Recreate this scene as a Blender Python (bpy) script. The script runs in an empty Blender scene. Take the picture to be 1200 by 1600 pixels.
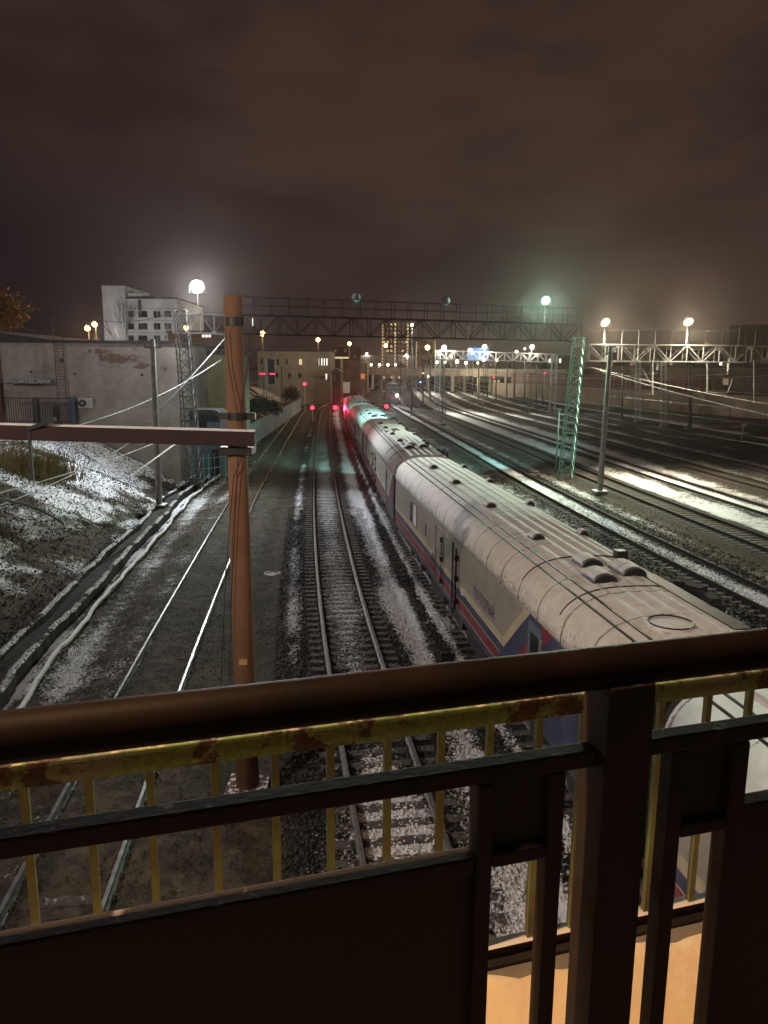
import bpy, math, random
import numpy as np
from mathutils import Vector, Matrix
random.seed(7); rng = np.random.default_rng(7)
R = math.radians
scene = bpy.context.scene
COL = scene.collection
CAMZ = 8.54; FPX = 1200.0; TILT = R(10.76); ROLL = R(0.4)

# ------------------------------------------------------------------ camera
ct, st = math.cos(TILT), math.sin(TILT)
FWD = Vector((0, ct, -st)); UP0 = Vector((0, st, ct)); RT0 = Vector((1, 0, 0))
RT = RT0*math.cos(ROLL)+UP0*math.sin(ROLL); UP = UP0*math.cos(ROLL)-RT0*math.sin(ROLL)
EYE = Vector((0, 0, CAMZ))
cam = bpy.data.cameras.new('camera'); co = bpy.data.objects.new('camera', cam); COL.objects.link(co)
cam.sensor_fit = 'VERTICAL'; cam.sensor_height = 36; cam.lens = 27.0
cam.clip_start = 0.05; cam.clip_end = 6000
m = Matrix((RT, UP, -FWD)).transposed().to_4x4(); m.translation = EYE
co.matrix_world = m; scene.camera = co

def ray(px, py):
    return FWD*FPX + RT*(px-600) + UP*(800-py)
def G(px, py, z=0.0):                      # point of height z seen at a pixel
    d = ray(px, py); k = (z-CAMZ)/d.z; return EYE+d*k
def V(px, py, Y):                          # point at distance Y seen at a pixel
    d = ray(px, py); return EYE+d*(Y/d.y)

# ------------------------------------------------------------------ materials
def new_mat(name):
    mt = bpy.data.materials.new(name); mt.use_nodes = True
    nt = mt.node_tree; nt.nodes.clear()
    out = nt.nodes.new('ShaderNodeOutputMaterial'); b = nt.nodes.new('ShaderNodeBsdfPrincipled')
    nt.links.new(b.outputs[0], out.inputs[0]); return mt, nt, b
def N(nt, t, **kw):
    n = nt.nodes.new(t)
    for k, v in kw.items():
        if k == 'op': n.operation = v
        elif k.startswith('i') and k[1:].isdigit():
            if hasattr(v, 'is_linked') or isinstance(v, bpy.types.NodeSocket): nt.links.new(v, n.inputs[int(k[1:])])
            else: n.inputs[int(k[1:])].default_value = v
        else: setattr(n, k, v)
    return n
def M_(nt, op, a, b=0.0, c=0.0, clamp=False):
    n = N(nt, 'ShaderNodeMath', op=op, i0=a, i1=b, i2=c); n.use_clamp = clamp; return n.outputs[0]
def mixc(nt, f, a, b):
    n = nt.nodes.new('ShaderNodeMix'); n.data_type = 'RGBA'
    for sock, v in ((n.inputs[0], f), (n.inputs[6], a), (n.inputs[7], b)):
        if isinstance(v, bpy.types.NodeSocket): nt.links.new(v, sock)
        elif isinstance(v, (tuple, list)): sock.default_value = (*v[:3], 1)
        else: sock.default_value = v
    return n.outputs[2]
def sstep(nt, x, lo, hi):
    n = nt.nodes.new('ShaderNodeMapRange'); n.interpolation_type = 'SMOOTHSTEP'
    nt.links.new(x, n.inputs[0]); n.inputs[1].default_value = lo; n.inputs[2].default_value = hi
    return n.outputs[0]
def noise(nt, vec, scale, detail=4, rough=.6):
    n = N(nt, 'ShaderNodeTexNoise'); n.inputs['Scale'].default_value = scale
    n.inputs['Detail'].default_value = detail; n.inputs['Roughness'].default_value = rough
    if vec is not None: nt.links.new(vec, n.inputs['Vector'])
    return n.outputs[0]
def setbump(nt, b, h, strength, dist):
    bp = nt.nodes.new('ShaderNodeBump'); bp.inputs['Strength'].default_value = strength
    bp.inputs['Distance'].default_value = dist; nt.links.new(h, bp.inputs['Height'])
    nt.links.new(bp.outputs[0], b.inputs['Normal'])
SNOWC = (.72, .74, .78)
def pm(name, c1, c2=None, scale=3.0, rough=.7, metal=0.0, bump=.15, bdist=.01, bscale=None, snow=0.0, lo=.35, hi=.65, bricks=None, spec=.5):
    """two-tone noise paint with bump; snow>0 lets snow lie on upward faces"""
    mt, nt, b = new_mat(name)
    tc = nt.nodes.new('ShaderNodeTexCoord').outputs['Object']
    c2 = c2 or tuple(x*.72 for x in c1)
    n1 = noise(nt, tc, scale, 6)
    col = mixc(nt, sstep(nt, n1, lo, hi), c2, c1)
    h = noise(nt, tc, bscale or scale*8, 4)
    if bricks:
        sp = nt.nodes.new('ShaderNodeSeparateXYZ'); nt.links.new(tc, sp.inputs[0])
        cb = nt.nodes.new('ShaderNodeCombineXYZ')
        nt.links.new(M_(nt, 'ADD', sp.outputs[0], sp.outputs[1]), cb.inputs[0]); nt.links.new(sp.outputs[2], cb.inputs[1])
        br = nt.nodes.new('ShaderNodeTexBrick'); nt.links.new(cb.outputs[0], br.inputs[0])
        br.inputs['Scale'].default_value = 1.0; br.inputs['Brick Width'].default_value = .26; br.inputs['Row Height'].default_value = .078
        br.inputs['Mortar Size'].default_value = .008
        br.inputs['Color1'].default_value = (.8, .8, .8, 1); br.inputs['Color2'].default_value = (1, 1, 1, 1); br.inputs['Mortar'].default_value = (bricks, bricks, bricks, 1)
        mx = nt.nodes.new('ShaderNodeMix'); mx.data_type = 'RGBA'; mx.blend_type = 'MULTIPLY'; mx.inputs[0].default_value = 1
        nt.links.new(col, mx.inputs[6]); nt.links.new(br.outputs[0], mx.inputs[7]); col = mx.outputs[2]
        h = M_(nt, 'ADD', M_(nt, 'MULTIPLY', h, .4), M_(nt, 'SUBTRACT', 1.0, br.outputs['Fac']))
    if snow > 0:
        ge = nt.nodes.new('ShaderNodeNewGeometry'); sp2 = nt.nodes.new('ShaderNodeSeparateXYZ'); nt.links.new(ge.outputs['Normal'], sp2.inputs[0])
        ns = noise(nt, tc, 9, 5)
        f = M_(nt, 'MULTIPLY', sstep(nt, sp2.outputs[2], .45, .8), sstep(nt, ns, .62-.5*snow, .78-.5*snow))
        col = mixc(nt, f, col, SNOWC)
    nt.links.new(col, b.inputs['Base Color'])
    b.inputs['Roughness'].default_value = rough; b.inputs['Metallic'].default_value = metal; b.inputs['Specular IOR Level'].default_value = spec
    if bump: setbump(nt, b, h, bump, bdist)
    return mt
def em(name, c, s):
    mt, nt, b = new_mat(name)
    b.inputs['Base Color'].default_value = (.05, .05, .05, 1)
    b.inputs['Emission Color'].default_value = (*c, 1); b.inputs['Emission Strength'].default_value = s
    return mt
MAT = {}
MAT['rail_shiny'] = pm('polished_rail_steel', (.30, .30, .30), (.16, .15, .145), 3, .42, .8, .08)
MAT['rail_dark'] = pm('backlit_rust_rail', (.030, .026, .024), (.018, .016, .015), 6, .8, 0, .1, spec=.2)  # rusty steel; the rails' backlit darkness is painted in as well
MAT['rail'] = pm('worn_rail_steel', (.13, .115, .105), (.07, .06, .052), 6, .62, .35, .1)
MAT['sleeper'] = pm('old_sleeper', (.085, .075, .065), (.045, .038, .032), 5, .85, 0, .4, .02, 22, snow=.05)
MAT['plate'] = pm('rusty_plate', (.07, .05, .04), (.04, .03, .028), 8, .7, .3, .2)
MAT['concrete'] = pm('concrete', (.24, .235, .22), (.15, .145, .135), 2, .85, 0, .3, .01, 25)
MAT['concrete_snow'] = pm('concrete_with_snow', (.20, .195, .185), (.12, .115, .11), 2, .85, 0, .3, .01, 25, snow=.6)
MAT['dark_concrete'] = pm('damp_concrete', (.034, .031, .028), (.018, .017, .016), 5, .95, 0, .6, .03, 14, snow=.2, spec=.2)
MAT['soil'] = pm('dark_soil', (.05, .045, .038), (.025, .022, .02), 3, .95, 0, .6, .04, 14)
MAT['mast_concrete'] = pm('warm_lit_concrete', (.21, .115, .07), (.165, .088, .052), 1.2, .85, 0, .2, .006, 30, spec=.2)  # brown-orange of the warm bridge light is put into the concrete colour
MAT['rust_beam'] = pm('oxide_red_steel', (.034, .0095, .0095), (.020, .008, .008), 2.5, .8, 0, .25, .006, 20, snow=.75)
MAT['rust_block'] = pm('rusty_pedestal', (.12, .05, .03), (.06, .03, .022), 4, .85, 0, .5, .02, 20, snow=.28)
MAT['dark_steel'] = pm('dark_steel', (.045, .043, .043), (.025, .024, .025), 5, .55, .4, .15)
MAT['gantry_dark'] = pm('dark_gantry_paint', (.022, .020, .020), (.014, .013, .013), 5, .7, .1, .1, spec=.2)
MAT['truss_grey'] = pm('weathered_truss', (.21, .215, .21), (.14, .14, .14), 4, .6, .2, .1, snow=.15)
MAT['galv'] = pm('galvanised_steel', (.36, .37, .37), (.24, .24, .24), 4, .5, .4, .1, snow=.3)
MAT['grey_steel'] = pm('grey_steel', (.13, .13, .135), (.08, .08, .085), 4, .55, .3, .1)
MAT['green_steel'] = pm('teal_lit_green_steel', (.24, .52, .47), (.15, .36, .33), 4, .6, .1, .1)  # green steel; the lattice leg's teal lamplight is mixed into the colour
MAT['black'] = pm('black_paint', (.012, .012, .014), (.008, .008, .009), 5, .5)
MAT['rubber'] = pm('black_rubber', (.010, .010, .010), (.006, .006, .006), 9, .9, 0, .4, .02)
MAT['handrail'] = pm('brown_rail_paint', (.014, .0095, .0085), (.008, .0065, .006), 4, .55, 0, .35, .003, 40, spec=.06)
MAT['dark_rail'] = pm('dark_brown_rail_paint', (.022, .013, .010), (.012, .008, .007), 8, .75, 0, .3, .004, 55, snow=.10)
MAT['panel'] = pm('dark_sheet', (.012, .007, .006), (.007, .005, .005), 2, .65, 0, .15)
def flake(name):
    mt, nt, b = new_mat(name)
    tc = nt.nodes.new('ShaderNodeTexCoord').outputs['Object']
    n1 = noise(nt, tc, 5, 7, .65); n2 = noise(nt, tc, 17, 6, .7); n3 = noise(nt, tc, 60, 4)
    col = mixc(nt, sstep(nt, n2, .35, .65), (.028, .018, .012), (.095, .045, .02))
    old = mixc(nt, sstep(nt, n3, .3, .7), (.11, .19, .055), (.20, .29, .09))
    f1 = sstep(nt, M_(nt, 'ADD', M_(nt, 'MULTIPLY', n1, .7), M_(nt, 'MULTIPLY', n2, .3)), .47, .50)
    col = mixc(nt, f1, col, old)
    f2 = sstep(nt, M_(nt, 'ADD', M_(nt, 'MULTIPLY', noise(nt, tc, 3.1, 6, .6), .7), M_(nt, 'MULTIPLY', n2, .3)), .56, .58)
    col = mixc(nt, f2, col, (.20, .235, .16))
    ge = nt.nodes.new('ShaderNodeNewGeometry'); s2 = nt.nodes.new('ShaderNodeSeparateXYZ'); nt.links.new(ge.outputs['Normal'], s2.inputs[0])
    fr = M_(nt, 'MULTIPLY', sstep(nt, s2.outputs[2], .5, .8), sstep(nt, n2, .5, .6))
    col = mixc(nt, fr, col, (.55, .52, .45))
    nt.links.new(col, b.inputs['Base Color']); b.inputs['Roughness'].default_value = .6
    setbump(nt, b, M_(nt, 'ADD', M_(nt, 'ADD', f1, f2), n3), .6, .004); return mt
MAT['green_flake'] = flake('flaking_green_paint')
MAT['yellow_bar'] = pm('yellow_green_paint', (.25, .35, .16), (.18, .18, .10), 4, .5, 0, .3, .003, 40)
MAT['whitebrick'] = pm('whitewashed_brick', (.40, .36, .34), (.28, .25, .235), .5, .9, 0, .5, .012, 14, bricks=.72)
MAT['barebrick'] = pm('bare_red_brick', (.17, .085, .06), (.11, .06, .045), 2, .9, 0, .5, .012, 14, bricks=.9)
MAT['yellowbrick'] = pm('yellow_brick', (.26, .235, .13), (.20, .175, .10), .6, .9, 0, .5, .012, 14, bricks=.75)
MAT['plaster'] = pm('pale_plaster', (.30, .285, .255), (.22, .205, .185), .5, .9, 0, .3, .02, 3)
MAT['panelwhite'] = pm('weathered_white_panel', (.56, .57, .57), (.36, .36, .35), .25, .9, 0, .3, .02, 3)
MAT['roofing'] = pm('roof_felt', (.04, .038, .038), (.025, .024, .024), 1, .9, 0, .3, .02, 4, snow=.35)
MAT['darkwin'] = pm('dark_glass', (.012, .013, .016), (.008, .008, .01), 1, .15, 0, 0)
MAT['frame'] = pm('window_frame', (.28, .27, .26), None, 4, .6)
MAT['redwall'] = pm('dark_red_cladding', (.10, .024, .02), (.055, .016, .014), .4, .8, 0, .3, .03, 1.5)
MAT['wallbeige'] = pm('beige_retaining_wall', (.27, .215, .17), (.19, .15, .12), .35, .9, 0, .4, .03, 4)
MAT['browndark'] = pm('dark_brown_brick', (.085, .06, .05), (.05, .037, .032), .3, .9, 0, .2, .02, 3)
MAT['orangebrick'] = pm('orange_brown_brick', (.26, .15, .07), (.17, .10, .05), .3, .9, 0, .3, .02, 3)
MAT['snow'] = pm('snow', SNOWC, (.62, .63, .66), 5, .75, 0, .35, .02, 30)
MAT['decksnow'] = pm('lamp_orange_ledge_snow', (.80, .66, .45), (.73, .58, .38), 1.0, .85, 0, .4, .015, 24)  # the sodium lamp's orange is mixed into the snow colour
MAT['pipe'] = pm('snow_crusted_pipe', (.60, .60, .61), (.30, .29, .28), 3, .8, 0, .5, .02, 12, snow=.8)
MAT['patchy_snow'] = pm('patchy_edge_snow', (.62, .63, .66), (.035, .032, .03), 13, .9, 0, .8, .04, 22, lo=.42, hi=.54)
MAT['cable_snow'] = pm('frosted_cable', (.55, .55, .56), (.3, .3, .3), 5, .7)
MAT['cable'] = pm('black_cable', (.02, .02, .02), None, 5, .6)
MAT['bark'] = pm('bark', (.055, .045, .036), (.03, .025, .02), 6, .9, 0, .5, .02, 20)
MAT['leaf_autumn'] = pm('autumn_leaves', (.22, .12, .03), (.12, .07, .02), 1.5, .8, 0, 0)
MAT['drygrass'] = pm('dry_grass', (.20, .175, .07), (.10, .09, .04), 3, .9, 0, 0)
MAT['deadstem'] = pm('dead_stems', (.075, .062, .04), (.04, .034, .025), 3, .9, 0, 0)
MAT['deadleaf'] = pm('dead_leaves', (.05, .035, .022), (.022, .017, .012), 2, .9, 0, 0)
MAT['bush'] = pm('dark_leaves', (.05, .055, .035), (.03, .032, .022), 2, .8, 0, 0)
MAT['white_paint'] = pm('white_paint', (.72, .72, .72), (.55, .55, .54), 3, .6)
MAT['acwhite'] = pm('off_white_plastic', (.45, .44, .42), (.38, .37, .35), 3, .5)
MAT['bluegrey'] = pm('blue_grey_sheet', (.10, .14, .19), (.07, .10, .14), 2, .6)
MAT['fencegrey'] = pm('grey_fence', (.30, .29, .28), (.22, .21, .20), .6, .85, 0, .2)
MAT['locodark'] = pm('dark_loco_paint', (.03, .022, .028), (.02, .016, .02), 2, .4)
MAT['locored'] = pm('red_loco_paint', (.22, .025, .03), (.15, .02, .022), 2, .4)
MAT['sheen'] = pm('lamp_reflector', (.6, .6, .6), None, 5, .3, .7, 0)

# ---- coach livery: bands by height, chevron at one end (object space)
def livery(name, v0=6.05):
    mt, nt, b = new_mat(name)
    tc = nt.nodes.new('ShaderNodeTexCoord').outputs['Object']
    sp = nt.nodes.new('ShaderNodeSeparateXYZ'); nt.links.new(tc, sp.inputs[0]); x, y, z = sp.outputs
    grey = (.30, .278, .24); cream = (.50, .43, .30); blue = (.030, .043, .10); red = (.19, .022, .034)
    dirt = noise(nt, tc, 1.1, 6)
    def band(a, lo, hi):
        return M_(nt, 'MULTIPLY', M_(nt, 'GREATER_THAN', a, lo), M_(nt, 'LESS_THAN', a, hi))
    col = mixc(nt, M_(nt, 'GREATER_THAN', z, 2.18), blue, grey)
    col = mixc(nt, band(z, 1.96, 2.18), col, cream)
    col = mixc(nt, band(z, 1.40, 1.70), col, red)
    col = mixc(nt, band(z, 1.375, 1.40), col, cream)
    col = mixc(nt, band(z, 1.70, 1.725), col, cream)
    # chevron coordinate: zero on the outer edge of the slanted cream stripe, growing towards the coach end
    q = M_(nt, 'SUBTRACT', M_(nt, 'MULTIPLY', M_(nt, 'ADD', y, v0), -.80), M_(nt, 'SUBTRACT', z, 1.96))
    inend = M_(nt, 'GREATER_THAN', q, -.30)
    up = M_(nt, 'GREATER_THAN', z, 1.96)
    endc = mixc(nt, M_(nt, 'GREATER_THAN', q, 0.0), cream, blue)
    endc = mixc(nt, band(q, .62, 1.15), endc, red)
    col = mixc(nt, M_(nt, 'MULTIPLY', inend, up), col, endc)
    low = M_(nt, 'MULTIPLY', M_(nt, 'GREATER_THAN', q, .0), M_(nt, 'LESS_THAN', z, 1.97))
    endl = mixc(nt, band(q, .62, 1.15), blue, red)
    col = mixc(nt, low, col, endl)
    col = mixc(nt, M_(nt, 'MULTIPLY', sstep(nt, dirt, .4, .75), .45), col, (.16, .145, .125))
    lowd = M_(nt, 'SUBTRACT', 1.0, sstep(nt, M_(nt, 'ADD', z, M_(nt, 'MULTIPLY', dirt, .5)), 1.25, 1.8))
    col = mixc(nt, M_(nt, 'MULTIPLY', lowd, .5), col, (.07, .065, .06))
    # powder snow clinging to the upper side below the roof edge
    fr = noise(nt, tc, 16, 5); cov = M_(nt, 'ADD', M_(nt, 'MULTIPLY', fr, .55), M_(nt, 'SUBTRACT', z, 3.42))
    col = mixc(nt, M_(nt, 'MULTIPLY', sstep(nt, cov, .22, .42), .8), col, SNOWC)
    nt.links.new(col, b.inputs['Base Color']); b.inputs['Roughness'].default_value = .42
    w = M_(nt, 'SINE', M_(nt, 'MULTIPLY', z, 2*math.pi/.085))
    sm = M_(nt, 'PINGPONG', y, .6)
    h = M_(nt, 'ADD', M_(nt, 'MULTIPLY', w, .25), M_(nt, 'MULTIPLY', sstep(nt, sm, .0, .03), .6))
    setbump(nt, b, h, .35, .012); return mt
MAT['livery'] = livery('coach_livery'); MAT['livery_short'] = livery('coach_livery_short_chevron', 9.6)
def roofsnow(name):
    mt, nt, b = new_mat(name)
    tc = nt.nodes.new('ShaderNodeTexCoord').outputs['Object']
    sp = nt.nodes.new('ShaderNodeSeparateXYZ'); nt.links.new(tc, sp.inputs[0]); x, y, z = sp.outputs
    seam = sstep(nt, M_(nt, 'PINGPONG', M_(nt, 'ADD', y, .2), .68), .0, .05)
    big = noise(nt, tc, .55, 5); fine = noise(nt, tc, 11, 5)
    f = M_(nt, 'ADD', M_(nt, 'MULTIPLY', fine, .55), M_(nt, 'MULTIPLY', big, .45))
    f = M_(nt, 'ADD', f, M_(nt, 'MULTIPLY', M_(nt, 'SUBTRACT', seam, 1.0), .30))
    edge = M_(nt, 'MULTIPLY', M_(nt, 'SUBTRACT', 1.0, sstep(nt, z, 3.5, 4.05)), .16)
    f = M_(nt, 'SUBTRACT', f, edge)
    f = sstep(nt, f, .18, .36)
    n2 = noise(nt, tc, 3, 5)
    sn = mixc(nt, sstep(nt, n2, .3, .7), (.56, .55, .53), (.70, .70, .70))
    nt.links.new(mixc(nt, f, (.17, .165, .155), sn), b.inputs['Base Color'])
    b.inputs['Roughness'].default_value = .7
    setbump(nt, b, M_(nt, 'ADD', fine, M_(nt, 'MULTIPLY', seam, .8)), .35, .02); return mt
MAT['roofsnow'] = roofsnow('snow_dusted_roof')

# ---- ground: dark earth and ballast, snow where the 'snow' attribute and noise let it lie
def groundmat(name):
    mt, nt, b = new_mat(name)
    pos = nt.nodes.new('ShaderNodeNewGeometry').outputs['Position']
    at = nt.nodes.new('ShaderNodeAttribute'); at.attribute_name = 'snow'; S = at.outputs['Fac']
    ab = nt.nodes.new('ShaderNodeAttribute'); ab.attribute_name = 'ballast'; B = ab.outputs['Fac']
    big = noise(nt, pos, .35, 6); mid = noise(nt, pos, 2.2, 5, .7); fine = noise(nt, pos, 11, 4, .7)
    vo = nt.nodes.new('ShaderNodeTexVoronoi'); nt.links.new(pos, vo.inputs['Vector']); vo.inputs['Scale'].default_value = 11
    vd = vo.outputs['Distance']
    earth = mixc(nt, sstep(nt, mid, .35, .65), (.036, .030, .022), (.115, .095, .070))
    earth = mixc(nt, M_(nt, 'MULTIPLY', sstep(nt, big, .5, .62), .7), earth, (.060, .066, .034))
    ball = mixc(nt, sstep(nt, vd, .1, .6), (.075, .07, .066), (.018, .016, .015))
    col = mixc(nt, B, earth, ball)
    vf = noise(nt, pos, 30, 3, .7)
    f = M_(nt, 'ADD', M_(nt, 'ADD', M_(nt, 'MULTIPLY', fine, .55), M_(nt, 'MULTIPLY', mid, .28)), M_(nt, 'ADD', M_(nt, 'MULTIPLY', big, .12), M_(nt, 'MULTIPLY', vf, .24)))
    f = M_(nt, 'ADD', f, M_(nt, 'MULTIPLY', M_(nt, 'SUBTRACT', S, .5), .62))
    f = M_(nt, 'SUBTRACT', f, M_(nt, 'MULTIPLY', M_(nt, 'MULTIPLY', B, vd), .14))
    f = sstep(nt, f, .565, .68)
    nt.links.new(mixc(nt, f, col, SNOWC), b.inputs['Base Color'])
    nt.links.new(M_(nt, 'ADD', M_(nt, 'MULTIPLY', big, .3), .70), b.inputs['Roughness'])
    b.inputs['Specular IOR Level'].default_value = .15
    h = M_(nt, 'ADD', M_(nt, 'MULTIPLY', fine, .6), M_(nt, 'MULTIPLY', M_(nt, 'MULTIPLY', vd, B), -.8))
    h = M_(nt, 'ADD', h, M_(nt, 'MULTIPLY', mid, .5))
    setbump(nt, b, h, .8, .07); return mt
MAT['ground'] = groundmat('snowy_ballast_ground')
MAT['sig_red'] = em('red_signal_glass', (1, .022, .055), 6)
MAT['lamp_white'] = em('cold_white_lamp', (.93, .97, 1), 90)
MAT['lamp_warm'] = em('warm_white_lamp', (1, .90, .55), 2.2)
MAT['lamp_green'] = em('greenish_lamp', (.58, 1, .68), 1.7)
MAT['lamp_orange'] = em('sodium_lamp', (1, .50, .12), 45)
MAT['lamp_dist'] = em('yard_lamp_glow', (1, .92, .72), 9)
MAT['lamp_disto'] = em('far_sodium_glow', (1, .55, .18), 14)
MAT['teal_lamp'] = em('teal_lamp_glass', (.3, .95, .85), 12)
MAT['headlight'] = em('headlight', (.93, .97, 1), 60)
MAT['win_warm'] = em('lit_window', (1, .72, .36), .8)
MAT['win_dim'] = em('dim_lit_window', (1, .62, .34), .2)
MAT['win_white'] = em('white_lit_window', (1, .95, .85), 1.6)
MAT['win_pink'] = em('pinkish_lit_window', (.8, .6, .85), .35)
MAT['adblue'] = em('blue_lit_sign', (.10, .42, 1), .8)
MAT['bluelight'] = em('blue_signal_glass', (.12, .2, 1), 12)

# ------------------------------------------------------------------ mesh builder
class MB:
    def __init__(s): s.v = []; s.f = []; s.smooth = False
    def add(s, vs, fs):
        o = len(s.v); s.v += [tuple(p) for p in vs]; s.f += [tuple(i+o for i in f) for f in fs]
    def box(s, c, sz, rz=0.0, mat=None):
        hx, hy, hz = sz[0]/2, sz[1]/2, sz[2]/2
        P = [Vector((a*hx, b*hy, d*hz)) for d in (-1, 1) for b in (-1, 1) for a in (-1, 1)]
        if mat is None: mat = Matrix.Rotation(rz, 3, 'Z')
        s.add([mat@p+Vector(c) for p in P], [(0, 2, 3, 1), (4, 5, 7, 6), (0, 1, 5, 4), (2, 6, 7, 3), (0, 4, 6, 2), (1, 3, 7, 5)])
        return s
    def bb(s, x0, x1, y0, y1, z0, z1): return s.box(((x0+x1)/2, (y0+y1)/2, (z0+z1)/2), (abs(x1-x0), abs(y1-y0), abs(z1-z0)))
    def frame(s, p, q):
        d = (q-p).normalized(); u = Vector((0, 0, 1)) if abs(d.z) < .95 else Vector((0, 1, 0))
        a = d.cross(u).normalized(); return d, a, a.cross(d).normalized()
    def bar(s, p, q, w, h=None):
        p, q = Vector(p), Vector(q); h = h or w; d, a, b = s.frame(p, q)
        P = [x+a*i*w/2+b*j*h/2 for x in (p, q) for i, j in ((-1, -1), (1, -1), (1, 1), (-1, 1))]
        s.add(P, [(0, 3, 2, 1), (4, 5, 6, 7), (0, 1, 5, 4), (1, 2, 6, 5), (2, 3, 7, 6), (3, 0, 4, 7)]); return s
    def tube(s, p, q, r, r2=None, n=10, cap=True):
        p, q = Vector(p), Vector(q); r2 = r if r2 is None else r2; d, a, b = s.frame(p, q)
        P = []
        for x, rr in ((p, r), (q, r2)):
            P += [x+(a*math.cos(t)+b*math.sin(t))*rr for t in [2*math.pi*i/n for i in range(n)]]
        F = [(i, (i+1) % n, n+(i+1) % n, n+i) for i in range(n)]
        if cap: F += [tuple(range(n-1, -1, -1)), tuple(range(n, 2*n))]
        s.add(P, F); return s
    def path(s, pts, r, n=6):
        pts = [Vector(p) for p in pts]; L = len(pts); P = []
        for i, p in enumerate(pts):
            d, a, b = s.frame(pts[max(i-1, 0)], pts[min(i+1, L-1)])
            rr = r[i] if isinstance(r, (list, tuple)) else r
            P += [p+(a*math.cos(2*math.pi*k/n)+b*math.sin(2*math.pi*k/n))*rr for k in range(n)]
        F = [(i*n+k, i*n+(k+1) % n, (i+1)*n+(k+1) % n, (i+1)*n+k) for i in range(L-1) for k in range(n)]
        F += [tuple(range(n-1, -1, -1)), tuple(range((L-1)*n, L*n))]
        s.add(P, F); return s
    def sweep(s, pts, prof):
        """prof: closed outline of (side, up); swept along a level path"""
        L, n = len(pts), len(prof); P = []
        for i, p in enumerate(pts):
            d = (Vector(pts[min(i+1, L-1)])-Vector(pts[max(i-1, 0)])); d.z = 0; d.normalize(); a = Vector((d.y, -d.x, 0))
            P += [Vector(p)+a*x+Vector((0, 0, z)) for x, z in prof]
        F = [(i*n+k, i*n+(k+1) % n, (i+1)*n+(k+1) % n, (i+1)*n+k) for i in range(L-1) for k in range(n)]
        F += [tuple(range(n-1, -1, -1)), tuple(range((L-1)*n, L*n))]
        s.add(P, F); return s
    def prism(s, poly, a, b, axis='y'):
        n = len(poly)
        mk = {'y': lambda p, t: (p[0], t, p[1]), 'x': lambda p, t: (t, p[0], p[1]), 'z': lambda p, t: (p[0], p[1], t)}[axis]
        s.add([mk(p, t) for t in (a, b) for p in poly], [(i, (i+1) % n, n+(i+1) % n, n+i) for i in range(n)]+[tuple(range(n-1, -1, -1)), tuple(range(n, 2*n))]); return s
    def ball(s, c, r, n=10, k=6, sx=1, sy=1, sz=1):
        P = [Vector(c)+Vector((math.cos(2*math.pi*i/n)*math.sin(math.pi*j/k)*r*sx, math.sin(2*math.pi*i/n)*math.sin(math.pi*j/k)*r*sy, math.cos(math.pi*j/k)*r*sz)) for j in range(k+1) for i in range(n)]
        s.add(P, [(j*n+i, (j+1)*n+i, (j+1)*n+(i+1) % n, j*n+(i+1) % n) for j in range(k) for i in range(n)]); return s
    def build(s, name, mt, parent=None, smooth=False, off=None, bevel=0.0):
        me = bpy.data.meshes.new(name)
        vs = s.v
        if off is not None: vs = [(p[0]-off[0], p[1]-off[1], p[2]-off[2]) for p in vs]
        me.from_pydata(vs, [], s.f); me.materials.append(MAT[mt] if isinstance(mt, str) else mt)
        import bmesh
        bm = bmesh.new(); bm.from_mesh(me); bmesh.ops.recalc_face_normals(bm, faces=bm.faces); bm.to_mesh(me); bm.free()
        if smooth:
            for p in me.polygons: p.use_smooth = True
        o = bpy.data.objects.new(name, me); COL.objects.link(o)
        if parent is not None: o.parent = parent
        if bevel:
            bv = o.modifiers.new('bevel', 'BEVEL'); bv.width = bevel; bv.segments = 2; bv.limit_method = 'ANGLE'
        return o
def tag(o, label=None, cat=None, group=None, kind=None):
    if label: o['label'] = label
    if cat: o['category'] = cat
    if group: o['group'] = group
    if kind: o['kind'] = kind
    return o
def empty(name, loc, label, cat, group=None, rz=0.0):
    o = bpy.data.objects.new(name, None); COL.objects.link(o); o.location = loc; o.rotation_euler = (0, 0, rz)
    o.empty_display_size = .3
    return tag(o, label, cat, group)
KIDS = {}
def kids(o): return [c for c in COL.objects if c.parent == o]
def copy_tree(o, parent=None, skip=()):
    c = o.copy(); COL.objects.link(c); c.parent = parent
    for ch in kids(o):
        if ch.name.split('.')[0] not in skip: copy_tree(ch, c, skip)
    return c
def light(name, typ, loc, energy, color, target=None, size=120, blend=.4, radius=.15):
    l = bpy.data.lights.new(name, typ); l.energy = energy; l.color = color
    l.shadow_soft_size = radius
    if typ == 'SPOT': l.spot_size = R(size); l.spot_blend = blend
    o = bpy.data.objects.new(name, l); COL.objects.link(o); o.location = loc
    if target is not None: o.rotation_euler = (Vector(target)-Vector(loc)).to_track_quat('-Z', 'Y').to_euler()
    return o

# ------------------------------------------------------------------ world: low cloud lit by the city
w = bpy.data.worlds.new('World'); scene.world = w; w.use_nodes = True
nt = w.node_tree; nt.nodes.clear()
wo = nt.nodes.new('ShaderNodeOutputWorld'); bg = nt.nodes.new('ShaderNodeBackground'); nt.links.new(bg.outputs[0], wo.inputs[0])
tc = nt.nodes.new('ShaderNodeTexCoord').outputs['Generated']
sp = nt.nodes.new('ShaderNodeSeparateXYZ'); nt.links.new(tc, sp.inputs[0])
mp = nt.nodes.new('ShaderNodeMapping'); mp.inputs['Scale'].default_value = (1, 1, 2.6); nt.links.new(tc, mp.inputs[0])
c1 = noise(nt, mp.outputs[0], 2.3, 7, .55); c2 = noise(nt, mp.outputs[0], 7.0, 6, .55)
cl = M_(nt, 'ADD', M_(nt, 'MULTIPLY', c1, .7), M_(nt, 'MULTIPLY', c2, .3))
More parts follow.
